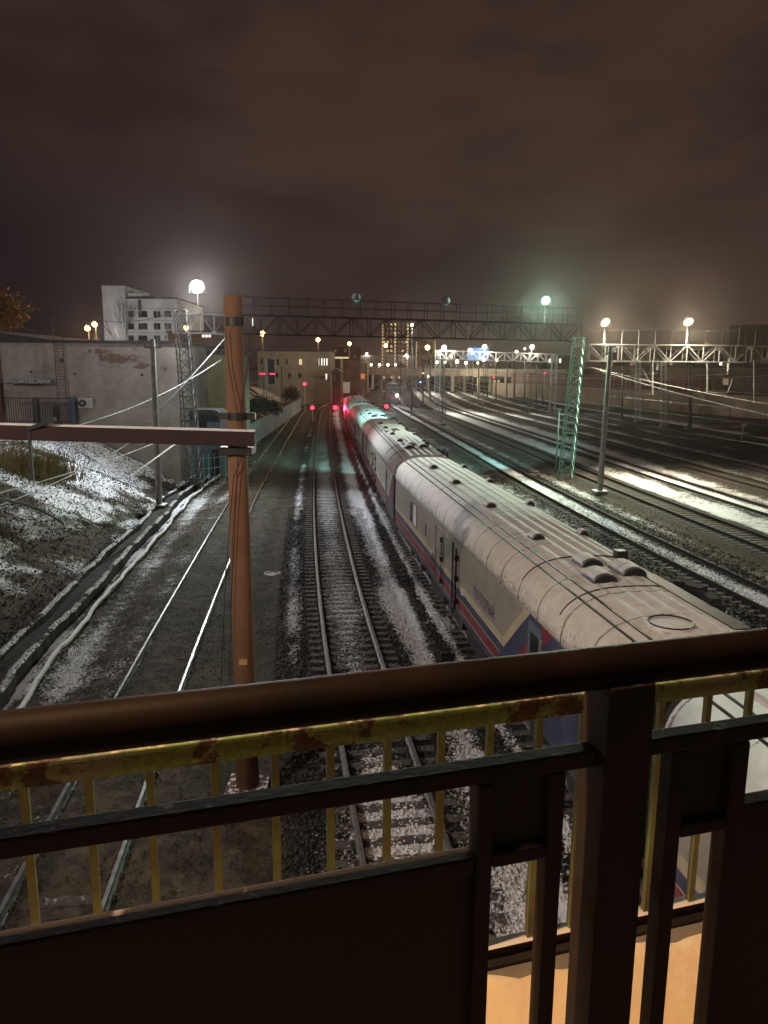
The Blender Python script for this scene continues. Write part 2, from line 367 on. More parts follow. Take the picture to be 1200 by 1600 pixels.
clf = sstep(nt, cl, .42, .60)
brown = mixc(nt, clf, (.0250, .0140, .0112), (.0400, .0225, .0172))
# colder and darker low on the left, warmer over the yard
lft = M_(nt, 'MULTIPLY', sstep(nt, M_(nt, 'MULTIPLY', sp.outputs[0], -1.0), .05, .42), M_(nt, 'SUBTRACT', 1.0, sstep(nt, sp.outputs[2], .05, .42)))
sky = mixc(nt, M_(nt, 'MULTIPLY', lft, .85), brown, (.0075, .0062, .0078))
hzd = M_(nt, 'SUBTRACT', 1.0, sstep(nt, sp.outputs[2], .0, .22))
sky = mixc(nt, M_(nt, 'MULTIPLY', hzd, .55), sky, (.0120, .0082, .0102))
warm = M_(nt, 'MULTIPLY', sstep(nt, sp.outputs[0], -.25, .1), M_(nt, 'SUBTRACT', 1.0, sstep(nt, sp.outputs[2], .0, .35)))
sky = mixc(nt, M_(nt, 'MULTIPLY', M_(nt, 'MULTIPLY', warm, clf), .35), sky, (.050, .031, .025))
nt.links.new(sky, bg.inputs[0]); bg.inputs[1].default_value = 1.2

# ------------------------------------------------------------------ track paths
def smooth_path(pts, y0=-8.0, y1=420.0, win=9):
    pts = sorted((p[1], p[0]) for p in pts); ys = np.array([p[0] for p in pts]); xs = np.array([p[1] for p in pts])
    s0 = (xs[1]-xs[0])/(ys[1]-ys[0]); s1 = (xs[-1]-xs[-2])/(ys[-1]-ys[-2])
    ys = np.concatenate([[-40], ys, [600]]); xs = np.concatenate([[xs[0]+s0*(-40-ys[1])], xs, [xs[-1]+s1*(600-ys[-2])]])
    t = np.arange(-40, 600, 1.0); x = np.interp(t, ys, xs)
    for k in (win, win):
        ker = np.ones(2*k+1)/(2*k+1); x = np.convolve(np.pad(x, k, mode='reflect', reflect_type='odd'), ker, mode='valid')
    return lambda Y: np.interp(Y, t, x)
def gp(l): return [(G(a, b).x, G(a, b).y) for a, b in l]
xm = smooth_path(gp([(638, 1340), (584, 1150), (555.5, 1045), (523.5, 887), (509, 778), (504.5, 700), (508, 642), (516, 635), (536, 624)]), win=6)
xl = smooth_path(gp([(128, 1310), (227, 1085), (378, 780), (431, 697), (468, 642), (490, 634), (528, 625.5)]), win=6)
TRAIN = [(11.2, 5.25), (36.0, 2.02), (61, -.15), (86, -2.35), (111, -4.3)]
xt = smooth_path([(x, y) for y, x in TRAIN]+[(-8.2, 160), (-9.6, 200)], win=6)
xr = smooth_path(gp([(1168, 920), (1019, 850), (824, 750), (735, 699)])+[(1.9, 170), (1.5, 215), (2.0, 260)], win=8)
def off(f, d): return lambda Y: f(Y)+d
RT_OFF = [0, 5.9, 11.4, 17.2, 22.2, 27.4, 32.6, 38.0]
tracks = [xl, xm, xt]+[off(xr, d) for d in RT_OFF]
xp_pts = gp([(15, 1110), (130, 960), (250, 830), (300, 770), (350, 735)])
xp = smooth_path(xp_pts+[(-16.5, 100), (-19.5, 150)], win=3)

# ------------------------------------------------------------------ terrain
def axis(segs):
    out = []
    for a, b, s in segs: out += list(np.arange(a, b, s))
    return np.array(out+[segs[-1][1]])
gx = axis([(-1500, -200, 130), (-200, -60, 14), (-60, -30, 2.5), (-30, -16, .7), (-16, 20, .3), (20, 36, .5), (36, 70, 1.4), (70, 220, 12), (220, 1500, 130)])
gy = axis([(-60, 6, 6), (6, 50, .3), (50, 100, .6), (100, 200, 1.6), (200, 420, 5), (420, 4000, 120)])
GX, GY = np.meshgrid(gx, gy)
def vnoise(x, y, s, seed):
    r = np.random.default_rng(seed); T = r.random((128, 128)); X = x/s; Y = y/s
    i = np.floor(X).astype(int); j = np.floor(Y).astype(int); u = X-i; v = Y-j; u = u*u*(3-2*u); v = v*v*(3-2*v)
    a = T[i % 128, j % 128]; b = T[(i+1) % 128, j % 128]; c = T[i % 128, (j+1) % 128]; d = T[(i+1) % 128, (j+1) % 128]
    return (a*(1-u)+b*u)*(1-v)+(c*(1-u)+d*u)*v
def sst(x, a, b):
    t = np.clip((x-a)/(b-a), 0, 1); return t*t*(3-2*t)
def gss(x, c, w): return np.exp(-((x-c)/w)**2)
def terrain(X, Y):
    dist = np.min([np.abs(X-f(Y)) for f in tracks], axis=0)
    h = -.20-.17*sst(dist, 1.6, 2.5)
    h = h+(vnoise(X, Y, .9, 1)-.5)*.05*sst(dist, 1.4, 2)+(vnoise(X, Y, 3.1, 2)-.5)*.06*sst(dist, 2, 3)
    dl = np.abs(X-xl(Y)); h = h+(.045+.05*(vnoise(X, Y, .8, 21)-.45))*(1-sst(dl, 1.3, 2.2))*(.75+.25*sst(Y, 14, 26))
    for d_ in (0, 11.4): h = h+.035*(1-sst(np.abs(X-xr(Y)-d_), .5, .75))
    e = xp(np.clip(Y, -8, 150))-X                       # metres left of the pipe
    n = vnoise(X, Y, 1.3, 3)*.5+vnoise(X, Y, 3.7, 4)*.9
    bank = np.clip((e-1.9)*.50, 0, 4.1)
    h = h*(1-sst(e, 0, 1))+sst(e, 0, 1)*(-.45+bank+(n-.7)*.7*sst(e, 1.6, 4))
    return h
def snowmap(X, Y):
    dm = X-xm(Y); dl = X-xl(Y); dt = X-xt(Y); dr = X-xr(Y); e = xp(np.clip(Y, -8, 150))-X
    S = np.full(X.shape, .30)
    S = S-.16*gss(dl, 2.9, 1.3)-.14*gss(dm, -3.0, 1.0)     # trodden path between the two left tracks
    S = S+.44*gss(dm, 0, .75)+.30*gss(dm, 0, 2.6)*sst(-Y, -18, -12)
    S = S+.56*gss(dm, 2.15, .7)+.62*gss(dm, 3.25, .26)-.3*gss(dm, 2.85, .2)
    S = S+.46*gss(dm, -1.85, .42)*sst(Y, 10, 26)
    S = S-.10*gss(dl, 0, .9)+.25*gss(e, -.7, .6)+.15*gss(e, -2.2, .5)
    S = S-.22*gss(dt, .3, 1.7)
    right = sst(dr, -4.2, -3.2)
    T = .38+.46*gss(dr, 0, .62)+.16*gss(dr, 2.6, .8)+.10*gss(dr, -2.4, .6)-.22*gss(np.abs(dr), 1.15, .28)-.26*gss(np.abs(dr-11.4), 1.15, .22)
    T = T-.24*gss(dr, 5.9, 1.5)+.34*gss(dr, 11.3, 2.6)-.10*gss(dr, 17.2, 1.3)-.12*gss(dr, 3.7, .5)
    for c_, w_, a_ in ((8.6, 1.0, .35), (14.4, 1.0, .4), (19.7, 1.0, .36), (24.8, .9, .32), (30.0, 1.0, .32), (35.2, 1.0, .3), (41.5, 2.0, .3)):
        T = T+a_*gss(dr, c_, w_)*(.35+.65*sst(Y, 55, 95))
    T = T-.10*sst(dr, 24, 34)*sst(-Y, -110, -80)
    S = S*(1-right)+T*right
    bank = .58+(vnoise(X, Y, 4.5, 9)-.5)*.5
    bank = bank+.12-.40*gss(e, 2.6, 1.4)+.5*(vnoise(X, Y, .8, 31)-.5)+.4*(vnoise(X, Y, 2.2, 32)-.5)
    S = np.where(e > .3, bank, S)
    S = S+(vnoise(X, Y, 5.5, 11)-.5)*.22+(vnoise(X, Y, 1.7, 12)-.5)*.14
    return np.clip(S, 0, 1)
def ballmap(X, Y):
    dist = np.min([np.abs(X-f(Y)) for f in tracks], axis=0)
    return (1-sst(dist, 1.8, 3.0)*.85)*(1-.8*(1-sst(np.abs(X-xl(Y)), 2.0, 2.6)))
Z = terrain(GX, GY)
ny, nx = GX.shape
me = bpy.data.meshes.new('ground')
idx = np.arange(ny*nx).reshape(ny, nx)
quads = np.stack([idx[:-1, :-1], idx[:-1, 1:], idx[1:, 1:], idx[1:, :-1]], -1).reshape(-1, 4)
def fill(me, verts, faces):
    nv, nf, k = len(verts), len(faces), faces.shape[1]
    me.vertices.add(nv); me.vertices.foreach_set('co', np.ascontiguousarray(verts, dtype=np.float32).ravel())
    me.loops.add(nf*k); me.loops.foreach_set('vertex_index', faces.astype(np.int32).ravel())
    me.polygons.add(nf); me.polygons.foreach_set('loop_start', np.arange(0, nf*k, k, dtype=np.int32))
    me.update(calc_edges=True); me.validate()
def setattrs(me, x, y):
    for nm, fn in (('snow', snowmap), ('ballast', ballmap)):
        a = me.attributes.new(nm, 'FLOAT', 'POINT'); a.data.foreach_set('value', fn(x, y).astype(np.float32).ravel())
fill(me, np.stack([GX, GY, Z], -1).reshape(-1, 3), quads); setattrs(me, GX.ravel(), GY.ravel())
me.polygons.foreach_set('use_smooth', np.ones(len(me.polygons), dtype=bool))
me.materials.append(MAT['ground'])
ground = bpy.data.objects.new('ground', me); COL.objects.link(ground); tag(ground, kind='structure')

# ballast stones and frozen lumps (nobody could count them)
def stones(name, n, fx, y0, y1, dlo, dhi, s0, s1, p=1.6):
    Y = y0+(y1-y0)*rng.random(n)**p; D = dlo+(dhi-dlo)*rng.random(n); X = fx(Y)+D
    Zs = terrain(X, Y)
    base = np.array([(1, 0, 0), (-1, 0, 0), (0, 1, 0), (0, -1, 0), (0, 0, 1), (0, 0, -1)], float)
    tri = np.array([(0, 2, 4), (2, 1, 4), (1, 3, 4), (3, 0, 4), (2, 0, 5), (1, 2, 5), (3, 1, 5), (0, 3, 5)])
    sc = (s0+(s1-s0)*rng.random((n, 1, 1))**2)*(.6+.8*rng.random((n, 6, 1)))
    a = rng.random(n)*6.28; c, s_ = np.cos(a), np.sin(a)
    P = base[None]*sc; P[:, :, 2] *= .75
    Q = np.empty_like(P); Q[:, :, 0] = P[:, :, 0]*c[:, None]-P[:, :, 1]*s_[:, None]; Q[:, :, 1] = P[:, :, 0]*s_[:, None]+P[:, :, 1]*c[:, None]; Q[:, :, 2] = P[:, :, 2]
    Q += np.stack([X, Y, Zs+.01], -1)[:, None, :]
    F = tri[None]+np.arange(n)[:, None, None]*6
    me = bpy.data.meshes.new(name); fill(me, Q.reshape(-1, 3), F.reshape(-1, 3))
    setattrs(me, np.repeat(X, 6), np.repeat(Y, 6)); me.materials.append(MAT['ground'])
    o = bpy.data.objects.new(name, me); COL.objects.link(o); return tag(o, kind='stuff')
stones('ballast_stones', 34000, xm, 9, 48, -2.4, 3.6, .025, .06)
stones('ballast_stones', 3000, xl, 9, 26, -3.4, 2.2, .01, .03)
stones('ballast_stones', 12000, xr, 24, 75, -2.6, 3.6, .03, .08)
stones('frozen_clods', 9000, xp, 14, 60, -9, 0.3, .015, .06, 1.0)

stones('path_pebbles', 5000, xm, 9, 50, -5.5, -2.2, .008, .03)
stones('path_pebbles', 3500, xl, 9, 50, -4.0, 3.0, .008, .03)
def weeds(name, n, fx, y0, y1, dlo, dhi, hmax, mt, p=1.3):
    k = n//9; cy_ = y0+(y1-y0)*rng.random(k)**p; cd = dlo+(dhi-dlo)*rng.random(k); cx = fx(cy_)+cd
    X = np.repeat(cx, 9)+rng.normal(0, .10, k*9); Y = np.repeat(cy_, 9)+rng.normal(0, .10, k*9); Zs = terrain(X, Y); n = k*9
    h = hmax*(.3+.7*rng.random(n)); a = rng.random(n)*6.28; lean = rng.normal(0, .45, (n, 2))*h[:, None]; w_ = .008
    P = np.empty((n, 4, 3)); ux, uy = np.cos(a)*w_, np.sin(a)*w_
    for j_, (sg, top, wf) in enumerate(((-1, 0, 1), (1, 0, 1), (1, 1, .3), (-1, 1, .3))):
        P[:, j_, 0] = X+sg*ux*wf+top*lean[:, 0]; P[:, j_, 1] = Y+sg*uy*wf+top*lean[:, 1]; P[:, j_, 2] = Zs-.02+top*h
    me = bpy.data.meshes.new(name); fill(me, P.reshape(-1, 3), np.arange(n*4).reshape(n, 4)); me.materials.append(MAT[mt])
    o = bpy.data.objects.new(name, me); COL.objects.link(o); return tag(o, kind='stuff')
weeds('dead_grass', 12000, xp, 15, 58, -11, -1.9, .28, 'deadstem')
def litter(name, n, fx, y0, y1, dlo, dhi, s0, s1, mt):
    Y = y0+(y1-y0)*rng.random(n); X = fx(Y)+dlo+(dhi-dlo)*rng.random(n); Zs = terrain(X, Y)+.02+.04*rng.random(n)
    a = rng.normal(0, 1, (n, 3))*[1, 1, .45]; a /= np.linalg.norm(a, axis=1)[:, None]; b = np.cross(a, rng.normal(0, 1, (n, 3))*[.5, .5, 1]); b /= np.linalg.norm(b, axis=1)[:, None]
    s_ = (s0+(s1-s0)*rng.random((n, 1))); C = np.stack([X, Y, Zs], -1); P = np.stack([C-a*s_, C-b*s_*.6, C+a*s_, C+b*s_*.6], 1).reshape(-1, 3)
    me = bpy.data.meshes.new(name); fill(me, P, np.arange(n*4).reshape(n, 4)); me.materials.append(MAT[mt])
    o = bpy.data.objects.new(name, me); COL.objects.link(o); return tag(o, kind='stuff')
litter('leaf_litter', 26000, xp, 16, 58, -13, -1.8, .02, .085, 'deadleaf')
litter('leaf_litter', 5000, xp, 14, 60, -.2, 2.6, .012, .035, 'deadleaf')
weeds('dead_grass', 6000, xp, 14, 60, .3, 2.2, .12, 'drygrass')
weeds('dead_grass', 6000, xr, 26, 70, 2.2, 4.2, .14, 'drygrass')

# ------------------------------------------------------------------ railway tracks
RAILP = [(-.07, -.18), (.07, -.18), (.07, -.165), (.012, -.14), (.012, -.045), (.036, -.035), (.036, -.003), (.030, 0), (-.030, 0), (-.036, -.003), (-.036, -.035), (-.012, -.045), (-.012, -.14), (-.07, -.165)]
slm = MB().box((0, 0, -.255), (2.65, .25, .16)).build('sleeper', 'sleeper')
SLEEPER = slm.data; bpy.data.objects.remove(slm)
plm = MB()
plm.box((-.795, 0, -.168), (.34, .17, .02)); plm.tube((-.915, 0, -.17), (-.915, 0, -.12), .022, n=6); plm.tube((-.675, 0, -.17), (-.675, 0, -.12), .022, n=6)
po = plm.build('sleeper_fixing', 'plate'); PLATE = po.data; bpy.data.objects.remove(po)
def track(f, label, y0, y1, nsl, step=.56, ystart=8.0, rail='rail'):
    t = empty('railway_track', (float(f(y0)), y0, 0), label, 'railway track', 'railway tracks of the yard')
    o = t.location
    ys = np.concatenate([np.arange(y0, min(y1, 120), 2.0), np.arange(120, y1+.1, 6.0)]) if y1 > 120 else np.arange(y0, y1+.1, 2.0)
    for sd in (-.795, .795):
        pts = []
        for y in ys:
            s = float(f(y+.5)-f(y-.5)); n = Vector((1, -s, 0)).normalized(); pts.append(Vector((float(f(y)), y, 0))+n*sd)
        MB().sweep(pts, RAILP).build('rail', rail, t, off=o)
    y = ystart; k = 0; rest = MB()
    while y < min(y1, 170):
        s = float(f(y+.5)-f(y-.5)); a = math.atan2(-s, 1); ang = -math.atan(s)*-1
        rz = math.atan2(s, 1)*-1
        p = Vector((float(f(y)), y, 0))
        jit = random.uniform(-.012, .012)
        if k < nsl:
            q = bpy.data.objects.new('sleeper', SLEEPER); COL.objects.link(q); q.parent = t; q.location = p-o; q.rotation_euler = (0, 0, rz+jit)
            
            for sx in (0, 1.59):
                h = bpy.data.objects.new('rail_fixing', PLATE); COL.objects.link(h); h.parent = q; h.location = (sx, 0, 0)
        else: rest.box((p.x, p.y, -.255), (2.65, .25, .16), rz)
        k += 1; y += step
    if rest.v: tag(rest.build('sleepers', 'sleeper', t, off=o), kind='stuff')
    return t
track(xl, 'leftmost railway track with shiny rails sunk in dark earth beside the snow-covered pipe', -6, 230, 70, ystart=9, rail='rail_shiny')
track(xm, 'railway track with snow between its sleepers, directly left of the parked coaches', -6, 230, 90, ystart=8.5)
track(xt, 'railway track that the parked coaches stand on', -6, 230, 0, ystart=4)
names = ['track directly right of the parked coaches, snow lying between its rails', 'dark snowless track just behind the concrete mast and the green lattice leg',
         'track crossing the brightest snow of the yard, under the warm floodlights', 'dark track next beyond the brightly snow-covered one', 'sixth track right of the coaches, counted with the snowy one as third is two beyond it',
         'fifth track away from the coaches on the far side of the yard', 'second track in front of the far retaining wall', 'track nearest the foot of the far retaining wall']
names[4] = 'second dark track beyond the brightly snow-covered one'
names[5] = 'third dark track beyond the brightly snow-covered one'
for i, d in enumerate(RT_OFF):
    track(off(xr, d), names[i], 14 if i < 2 else 24, 330, 90 if i < 2 else (60 if i < 4 else 0), ystart=26+i*4, rail='rail_dark')

# ------------------------------------------------------------------ footbridge we stand on
BA = math.atan2(.284, .959); U_ = Vector((math.cos(BA), math.sin(BA), 0)); Nn = Vector((-math.sin(BA), math.cos(BA), 0)); BO = Vector((0, 1.1, 0)); DECK = 7.0
def BH(px, py, d):
    r = ray(px, py); k = (d+Nn.dot(BO)-Nn.dot(EYE))/Nn.dot(r); p = EYE+r*k
    return U_.dot(p-BO), p.z-DECK
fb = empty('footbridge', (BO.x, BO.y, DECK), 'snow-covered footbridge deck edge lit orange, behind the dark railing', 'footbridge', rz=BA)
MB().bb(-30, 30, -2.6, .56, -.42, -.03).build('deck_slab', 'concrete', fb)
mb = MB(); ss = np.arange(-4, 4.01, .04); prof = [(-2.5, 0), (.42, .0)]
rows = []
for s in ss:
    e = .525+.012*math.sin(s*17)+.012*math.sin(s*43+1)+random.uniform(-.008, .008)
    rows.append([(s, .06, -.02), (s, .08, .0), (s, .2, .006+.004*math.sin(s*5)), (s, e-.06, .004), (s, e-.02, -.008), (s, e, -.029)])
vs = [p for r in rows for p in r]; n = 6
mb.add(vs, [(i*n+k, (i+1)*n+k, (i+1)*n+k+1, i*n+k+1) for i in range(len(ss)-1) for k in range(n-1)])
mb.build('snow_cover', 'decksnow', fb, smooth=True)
MB().bb(-30, 30, .561, .585, -.36, -.02).build('edge_beam', 'dark_steel', fb)
for y in (-2.0, -.2): MB().bb(-30, 30, y-.15, y+.15, -.95, -.421).build('girder', 'dark_steel', fb)

rl = empty('bridge_railing', (BO.x, BO.y, DECK), 'dark brown steel railing with round handrail and solid panels in the foreground', 'railing', rz=BA)
zt = 8.05-DECK
MB().tube((-4, 0, zt), (5, 0, zt), .0355, n=28).build('handrail', 'handrail', rl, smooth=True)
def svec(px, py, d=0.0): return BH(px, py, d)
zmid = BH(370, 1262, 0)[1]; zp = BH(370, 1412, 0)[1]
D2 = .018
def hbar(name, s0, s1, z, h=.03, dep=.036, mt='dark_rail', zz=None):
    return MB().bb(s0, s1, -dep/2, dep/2, z-h/2, z+h/2).build(name, mt, rl, bevel=.004)
def vbar(name, s0, s1, z0, z1, dep=.036, mt='dark_rail'):
    return MB().bb(s0, s1, -dep/2, dep/2, z0, z1).build(name, mt, rl, bevel=.004)
PS0 = BH(938, 1330, -.04)[0]; PS1 = BH(1006, 1330, -.04)[0]
vbar('post', PS0, PS1, 0.0, zt-.02, .08)
def bay(sgn, v1, v2, sq_bot, pan_top, mid, s_end):
    """from the post outwards: open slot, thin upright, small square plate, upright, big panel"""
    (a0, a1), (b0, b1) = v1, v2
    vbar('upright', a0, a1, 0, mid-.016)
    vbar('upright', b0, b1, 0, mid-.016, .04)
    lo, hi = (a1, b0) if sgn > 0 else (b1, a0)
    MB().bb(lo+.001, hi-.001, -.003, .003, sq_bot+.013, mid-.016).build('square_plate', 'panel', rl)
    hbar('square_rail', lo+.001, hi-.001, sq_bot, .026)
    hbar('middle_rail', *( (PS1+.001, s_end) if sgn > 0 else (s_end, PS0-.001)), mid, .03)
    x0, x1 = (b1+.001, s_end) if sgn > 0 else (s_end, b0-.001)
    hbar('panel_rail', x0, x1, pan_top, .03)
    MB().bb(x0, x1, -.003, .003, 0.02, pan_top-.016).build('panel', 'panel', rl)
L = lambda px, py: BH(px, py, -.018)[0]
bay(-1, (L(851, 1400), L(875, 1400)), (L(742, 1400), L(767, 1400)), BH(810, 1328, 0)[1], zp, zmid, -4)
bay(1, (L(1034, 1400), L(1055, 1400)), (L(1124, 1400), L(1148, 1400)), BH(1105, 1282, 0)[1], BH(1182, 1256, 0)[1], BH(1100, 1148, 0)[1], 4)

bl = empty('balustrade', (BO.x, BO.y, DECK), 'flaking green and yellow barred balustrade on the outer edge of the footbridge', 'balustrade', rz=BA)
DB = .615
zb_top = BH(600, 1114, DB)[1]; zb_bot = BH(600, 1147, DB)[1]; zlow = BH(770, 1474, DB)[1]
MB().bb(-5, 6, DB-.03, DB+.03, zb_top-.012, zb_top).build('top_plate', 'green_flake', bl, bevel=.003)
MB().bb(-5, 6, DB-.028, DB-.018, zb_bot, zb_top-.0125).build('top_rail', 'green_flake', bl)
MB().bb(-5, 6, DB-.02, DB+.02, zlow-.035, zlow).build('bottom_rail', 'rust_beam', bl, bevel=.003)
for px in (-70, 36, 138, 234, 336, 430, 516, 605, 688, 763, 838, 905, 1024, 1095, 1158, 1216):
    s = BH(px, 1215, DB)[0]
    MB().bb(s-.009, s+.009, DB-.008, DB+.008, zlow, zb_bot+.03).build('baluster', 'yellow_bar', bl)

# ------------------------------------------------------------------ foreground catenary mast with cross beam
mp0 = G(387, 1222, .1)
fm = empty('catenary_mast', (mp0.x, mp0.y, -.3), 'thick ochre-brown concrete mast with a red-brown cross beam, just beyond the railing', 'catenary mast')
o = fm.location; Y0 = mp0.y
ztop = V(370, 461, Y0).z
MB().tube((mp0.x, Y0, -.3), (mp0.x-.02, Y0, ztop), .235, .165, 28).build('shaft', 'mast_concrete', fm, smooth=False, off=o)
for p in kids(fm)[0].data.polygons: p.use_smooth = len(p.vertices) == 4
for py, hh in ((503, .16), (650, .14)):
    z = V(375, py, Y0).z; r = .235-(z+.3)/(ztop+.3)*.07+.014
    mb = MB().tube((mp0.x, Y0, z-hh/2), (mp0.x, Y0, z+hh/2), r, n=24)
    for sx in (-1, 1): mb.box((mp0.x+sx*(r+.07), Y0, z), (.16, .12, hh*.9))
    mb.build('collar', 'black', fm, off=o)
zbm = V(385, 683, Y0).z
zl = V(0, 672, Y0).z
bd = .34
p0 = Vector((mp0.x+.38, Y0-.33, zbm)); p1 = Vector((mp0.x-8.2, Y0-.33, zbm+(zl-zbm)*8.2/4.7))
MB().bar(p0, p1, .16, .27).build('cross_beam', 'rust_beam', fm, off=o, bevel=.006)
MB().bar(p0+Vector((0, 0, .151)), p1+Vector((0, 0, .151)), .13, .03).build('beam_snow', 'snow', fm, off=o)
MB().bb(mp0.x-.30, mp0.x+.30, Y0-.26, Y0+.26, zbm-.32, zbm-.17).build('beam_clamp', 'black', fm, off=o, bevel=.01)
q = V(45, 668, Y0-.4)
mb = MB().bar(q+Vector((0, 0, .03)), q+Vector((0, 0, -.98)), .05); mb.bar(q+Vector((-.02, 0, -.03)), q+Vector((.55, -.12, .16)), .07)
mb.build('hanger', 'dark_steel', fm, off=o)
for pts in (((352, 515), (357, 570), (371, 648), (372, 703), (369, 773), (366, 843), (361, 938), (359, 1055), (357, 1200)), ((393, 515), (386, 580), (375, 648), (382, 703), (365, 745), (361, 790), (353, 890), (346, 1055), (342, 1200))):
    MB().path([V(a, b, Y0-.265) for a, b in pts], .008).build('cable', 'cable', fm, off=o)
pd = MB().bb(mp0.x-.42, mp0.x+.42, Y0-.42, Y0+.42, -.35, .06); pd.build('pedestal', 'rust_block', fm, off=o, bevel=.02)
zz = V(385, 1028, Y0).z; rr = .235-(zz+.3)/(ztop+.3)*.07
MB().box((mp0.x+.02, Y0-rr-.003, zz), (.16, .01, .12)).build('number_plate', pm('faded_plate', (.45, .27, .14)), fm, off=o)

# ------------------------------------------------------------------ coaches
CL = 24.3
def make_coach():
    root = empty('mail_coach', (0, 0, 0), 'x', 'railway coach', 'coaches of the parked train')
    h = CL/2
    side = [(-1.50, 1.12), (-1.545, 1.35), (-1.545, 2.9), (-1.52, 3.40)]
    prof = side+[(-x, z) for x, z in reversed(side)]
    MB().prism(prof, -h, h).build('body', 'livery', root)
    # roof with shoulders and long ribs
    arc = []
    for i in range(25):
        t = math.pi*(1-i/24); c, s = math.cos(t), math.sin(t)
        x = 1.555*math.copysign(abs(c)**.72, c); z = 3.403+.98*abs(s)**.82
        arc.append((x, z))
    mb = MB().prism(arc, -h+.02, h-.02)
    ro = mb.build('roof', 'roofsnow', root)
    for p in ro.data.polygons: p.use_smooth = len(p.vertices) == 4
    def rz(x):
        for (a, za), (b, zb) in zip(arc, arc[1:]):
            if a <= x <= b: return za+(zb-za)*(x-a)/(b-a+1e-9)
        return 3.4
    for x in (-1.12, -.92, -.62, -.3, 0.02, .34, .66, .94):
        dk = x < -.9
        (MB().box((x, 0, rz(x)+.008), (.035, CL-.3, .03)) if dk else MB().prism([(x-.10, rz(x)-.02), (x-.045, rz(x)+.013), (x+.045, rz(x)+.013), (x+.10, rz(x)-.02)], -h+.15, h-.15)).build('roof_rib', 'dark_steel' if dk else 'roofsnow', root)
    for yy in (-9.4, -7.0):                                            # lapped roof panels near one end
        mb = MB(); pts = [(x, yy, z+.012) for x, z in arc[3:-3]]
        mb.path(pts, .018, 5); mb.build('roof_seam', 'dark_steel', root)
    def vent(x, y, w=.34, l=.42, mt='grey_steel', hgt=.17):
        z = rz(x)-.02; P = [(x+w/2*math.cos(a), z+hgt*math.sin(a)) for a in [math.pi*i/10 for i in range(11)]]
        v = MB().prism(P, y-l/2, y+l/2).build('roof_vent', mt, root)
        Q = [(x+(w/2-.03)*math.cos(a), z+.025+(hgt-.05)*math.sin(a)) for a in [math.pi*i/10 for i in range(11)]]
        MB().prism(Q, y-l/2-.004, y-l/2+.01).build('vent_mouth', 'black', v)
        P2 = [(x+(w/2+.012)*math.cos(a), z+(hgt+.016)*math.sin(a)) for a in [math.pi*(2+i)/14 for i in range(11)]]
        MB().prism(P2+[(x, z+hgt*.6)], y-l/2+.07, y+l/2-.01).build('vent_snow', 'roofsnow', v); return v
    for y in (-5.0, -.6, 4.2, 8.4): vent(-.50, y); vent(.98, y+.7, .26, .3)
    vent(-.22, -7.6, .5, .6, 'grey_steel', .2); vent(-.42, -8.75, .52, .62, 'grey_steel', .2); vent(.36, -8.3, .52, .75, 'grey_steel', .2)
    MB().bb(.62, .86, -7.25, -6.98, 4.2, 4.54).build('chimney', 'black', root, bevel=.02)
    mb = MB(); r_ = random.Random(3)
    for k in range(16):
        y_ = -10.5+1.75*k/15; mb.box((1.16+r_.uniform(-.10, .10), y_, 4.14+r_.uniform(-.02, .10)), (r_.uniform(.16, .30), r_.uniform(.14, .34), r_.uniform(.22, .42)), r_.uniform(-.5, .5))
    mb.build('roof_unit', 'rubber', root)
    mb = MB().tube((-.40, -11.6, 4.32), (-.40, -11.6, 4.42), .35, n=24); mb.build('roof_dome', 'roofsnow', root)
    mb = MB().path([(-.40+.36*math.cos(t), -11.6+.36*math.sin(t), 4.43) for t in [i*math.pi/8 for i in range(16)]], .014, 5); mb.build('dome_ring', 'dark_steel', root)
    MB().bb(.55, .85, -11.9, -8.5, rz(.7)+.0, rz(.7)+.045).build('walkway_board', 'dark_steel', root)
    # ends
    for s in (-1, 1):
        MB().prism([(-1.30, 1.15)]+[(x*.90, 1.15+(z-1.15)*.965) for x, z in arc]+[(1.30, 1.15)], s*h, s*(h+.33)).build('gangway', 'rubber', root)
        for sx in (-1, 1):
            b = MB().tube((sx*.98, s*h, 1.06), (sx*.98, s*(h+.38), 1.06), .08, n=10); b.tube((sx*.98, s*(h+.38), 1.06), (sx*.98, s*(h+.43), 1.06), .22, n=14); b.build('buffer', 'black', root)
        mb = MB()
        for x in (-1.25, -1.05): mb.path([(x, s*(h+.02), 1.3), (x, s*(h+.06), 1.4), (x, s*(h+.06), 3.2), (x, s*(h+.02), 3.3)], .016, 5)
        mb.build('end_handrail', 'galv', root)
    # underframe and bogies
    MB().bb(-1.32, 1.32, -h+.1, h-.1, .82, 1.119).build('underframe', 'black', root)
    for (a, b, z0) in ((-3.6, -1.4, .42), (-.8, 1.3, .5), (2.0, 4.4, .45)):
        MB().bb(-1.30, 1.30, a, b, z0, .819).build('equipment_box', 'dark_steel', root, bevel=.03)
    for s in (-1, 1):
        bo = MB(); yc = s*8.5
        for sx in (-1, 1):
            bo.bb(sx*1.02-.09, sx*1.02+.09, yc-1.75, yc+1.75, .55, .80)
            for k in (-1.2, 1.2): bo.bb(sx*1.02-.14, sx*1.02+.14, yc+k-.22, yc+k+.22, .28, .60)
            for k in (-.7, .7, 0): bo.tube((sx*1.0, yc+k, .35), (sx*1.0, yc+k, .80), .1, n=8)
        bo.bb(-1.0, 1.0, yc-.3, yc+.3, .5, .81); b_ = bo.build('bogie', 'dark_steel', root)
        for k in (-1.2, 1.2):
            wh = MB().tube((-1.0, yc+k, .475), (1.0, yc+k, .475), .08, n=10)
            for sx in (-1, 1): wh.tube((sx*.74, yc+k, .475), (sx*.87, yc+k, .475), .475, n=24)
            wh.build('wheelset', 'rail', b_)
    # left side (towards the path): doors, windows, steps
    X = -1.548
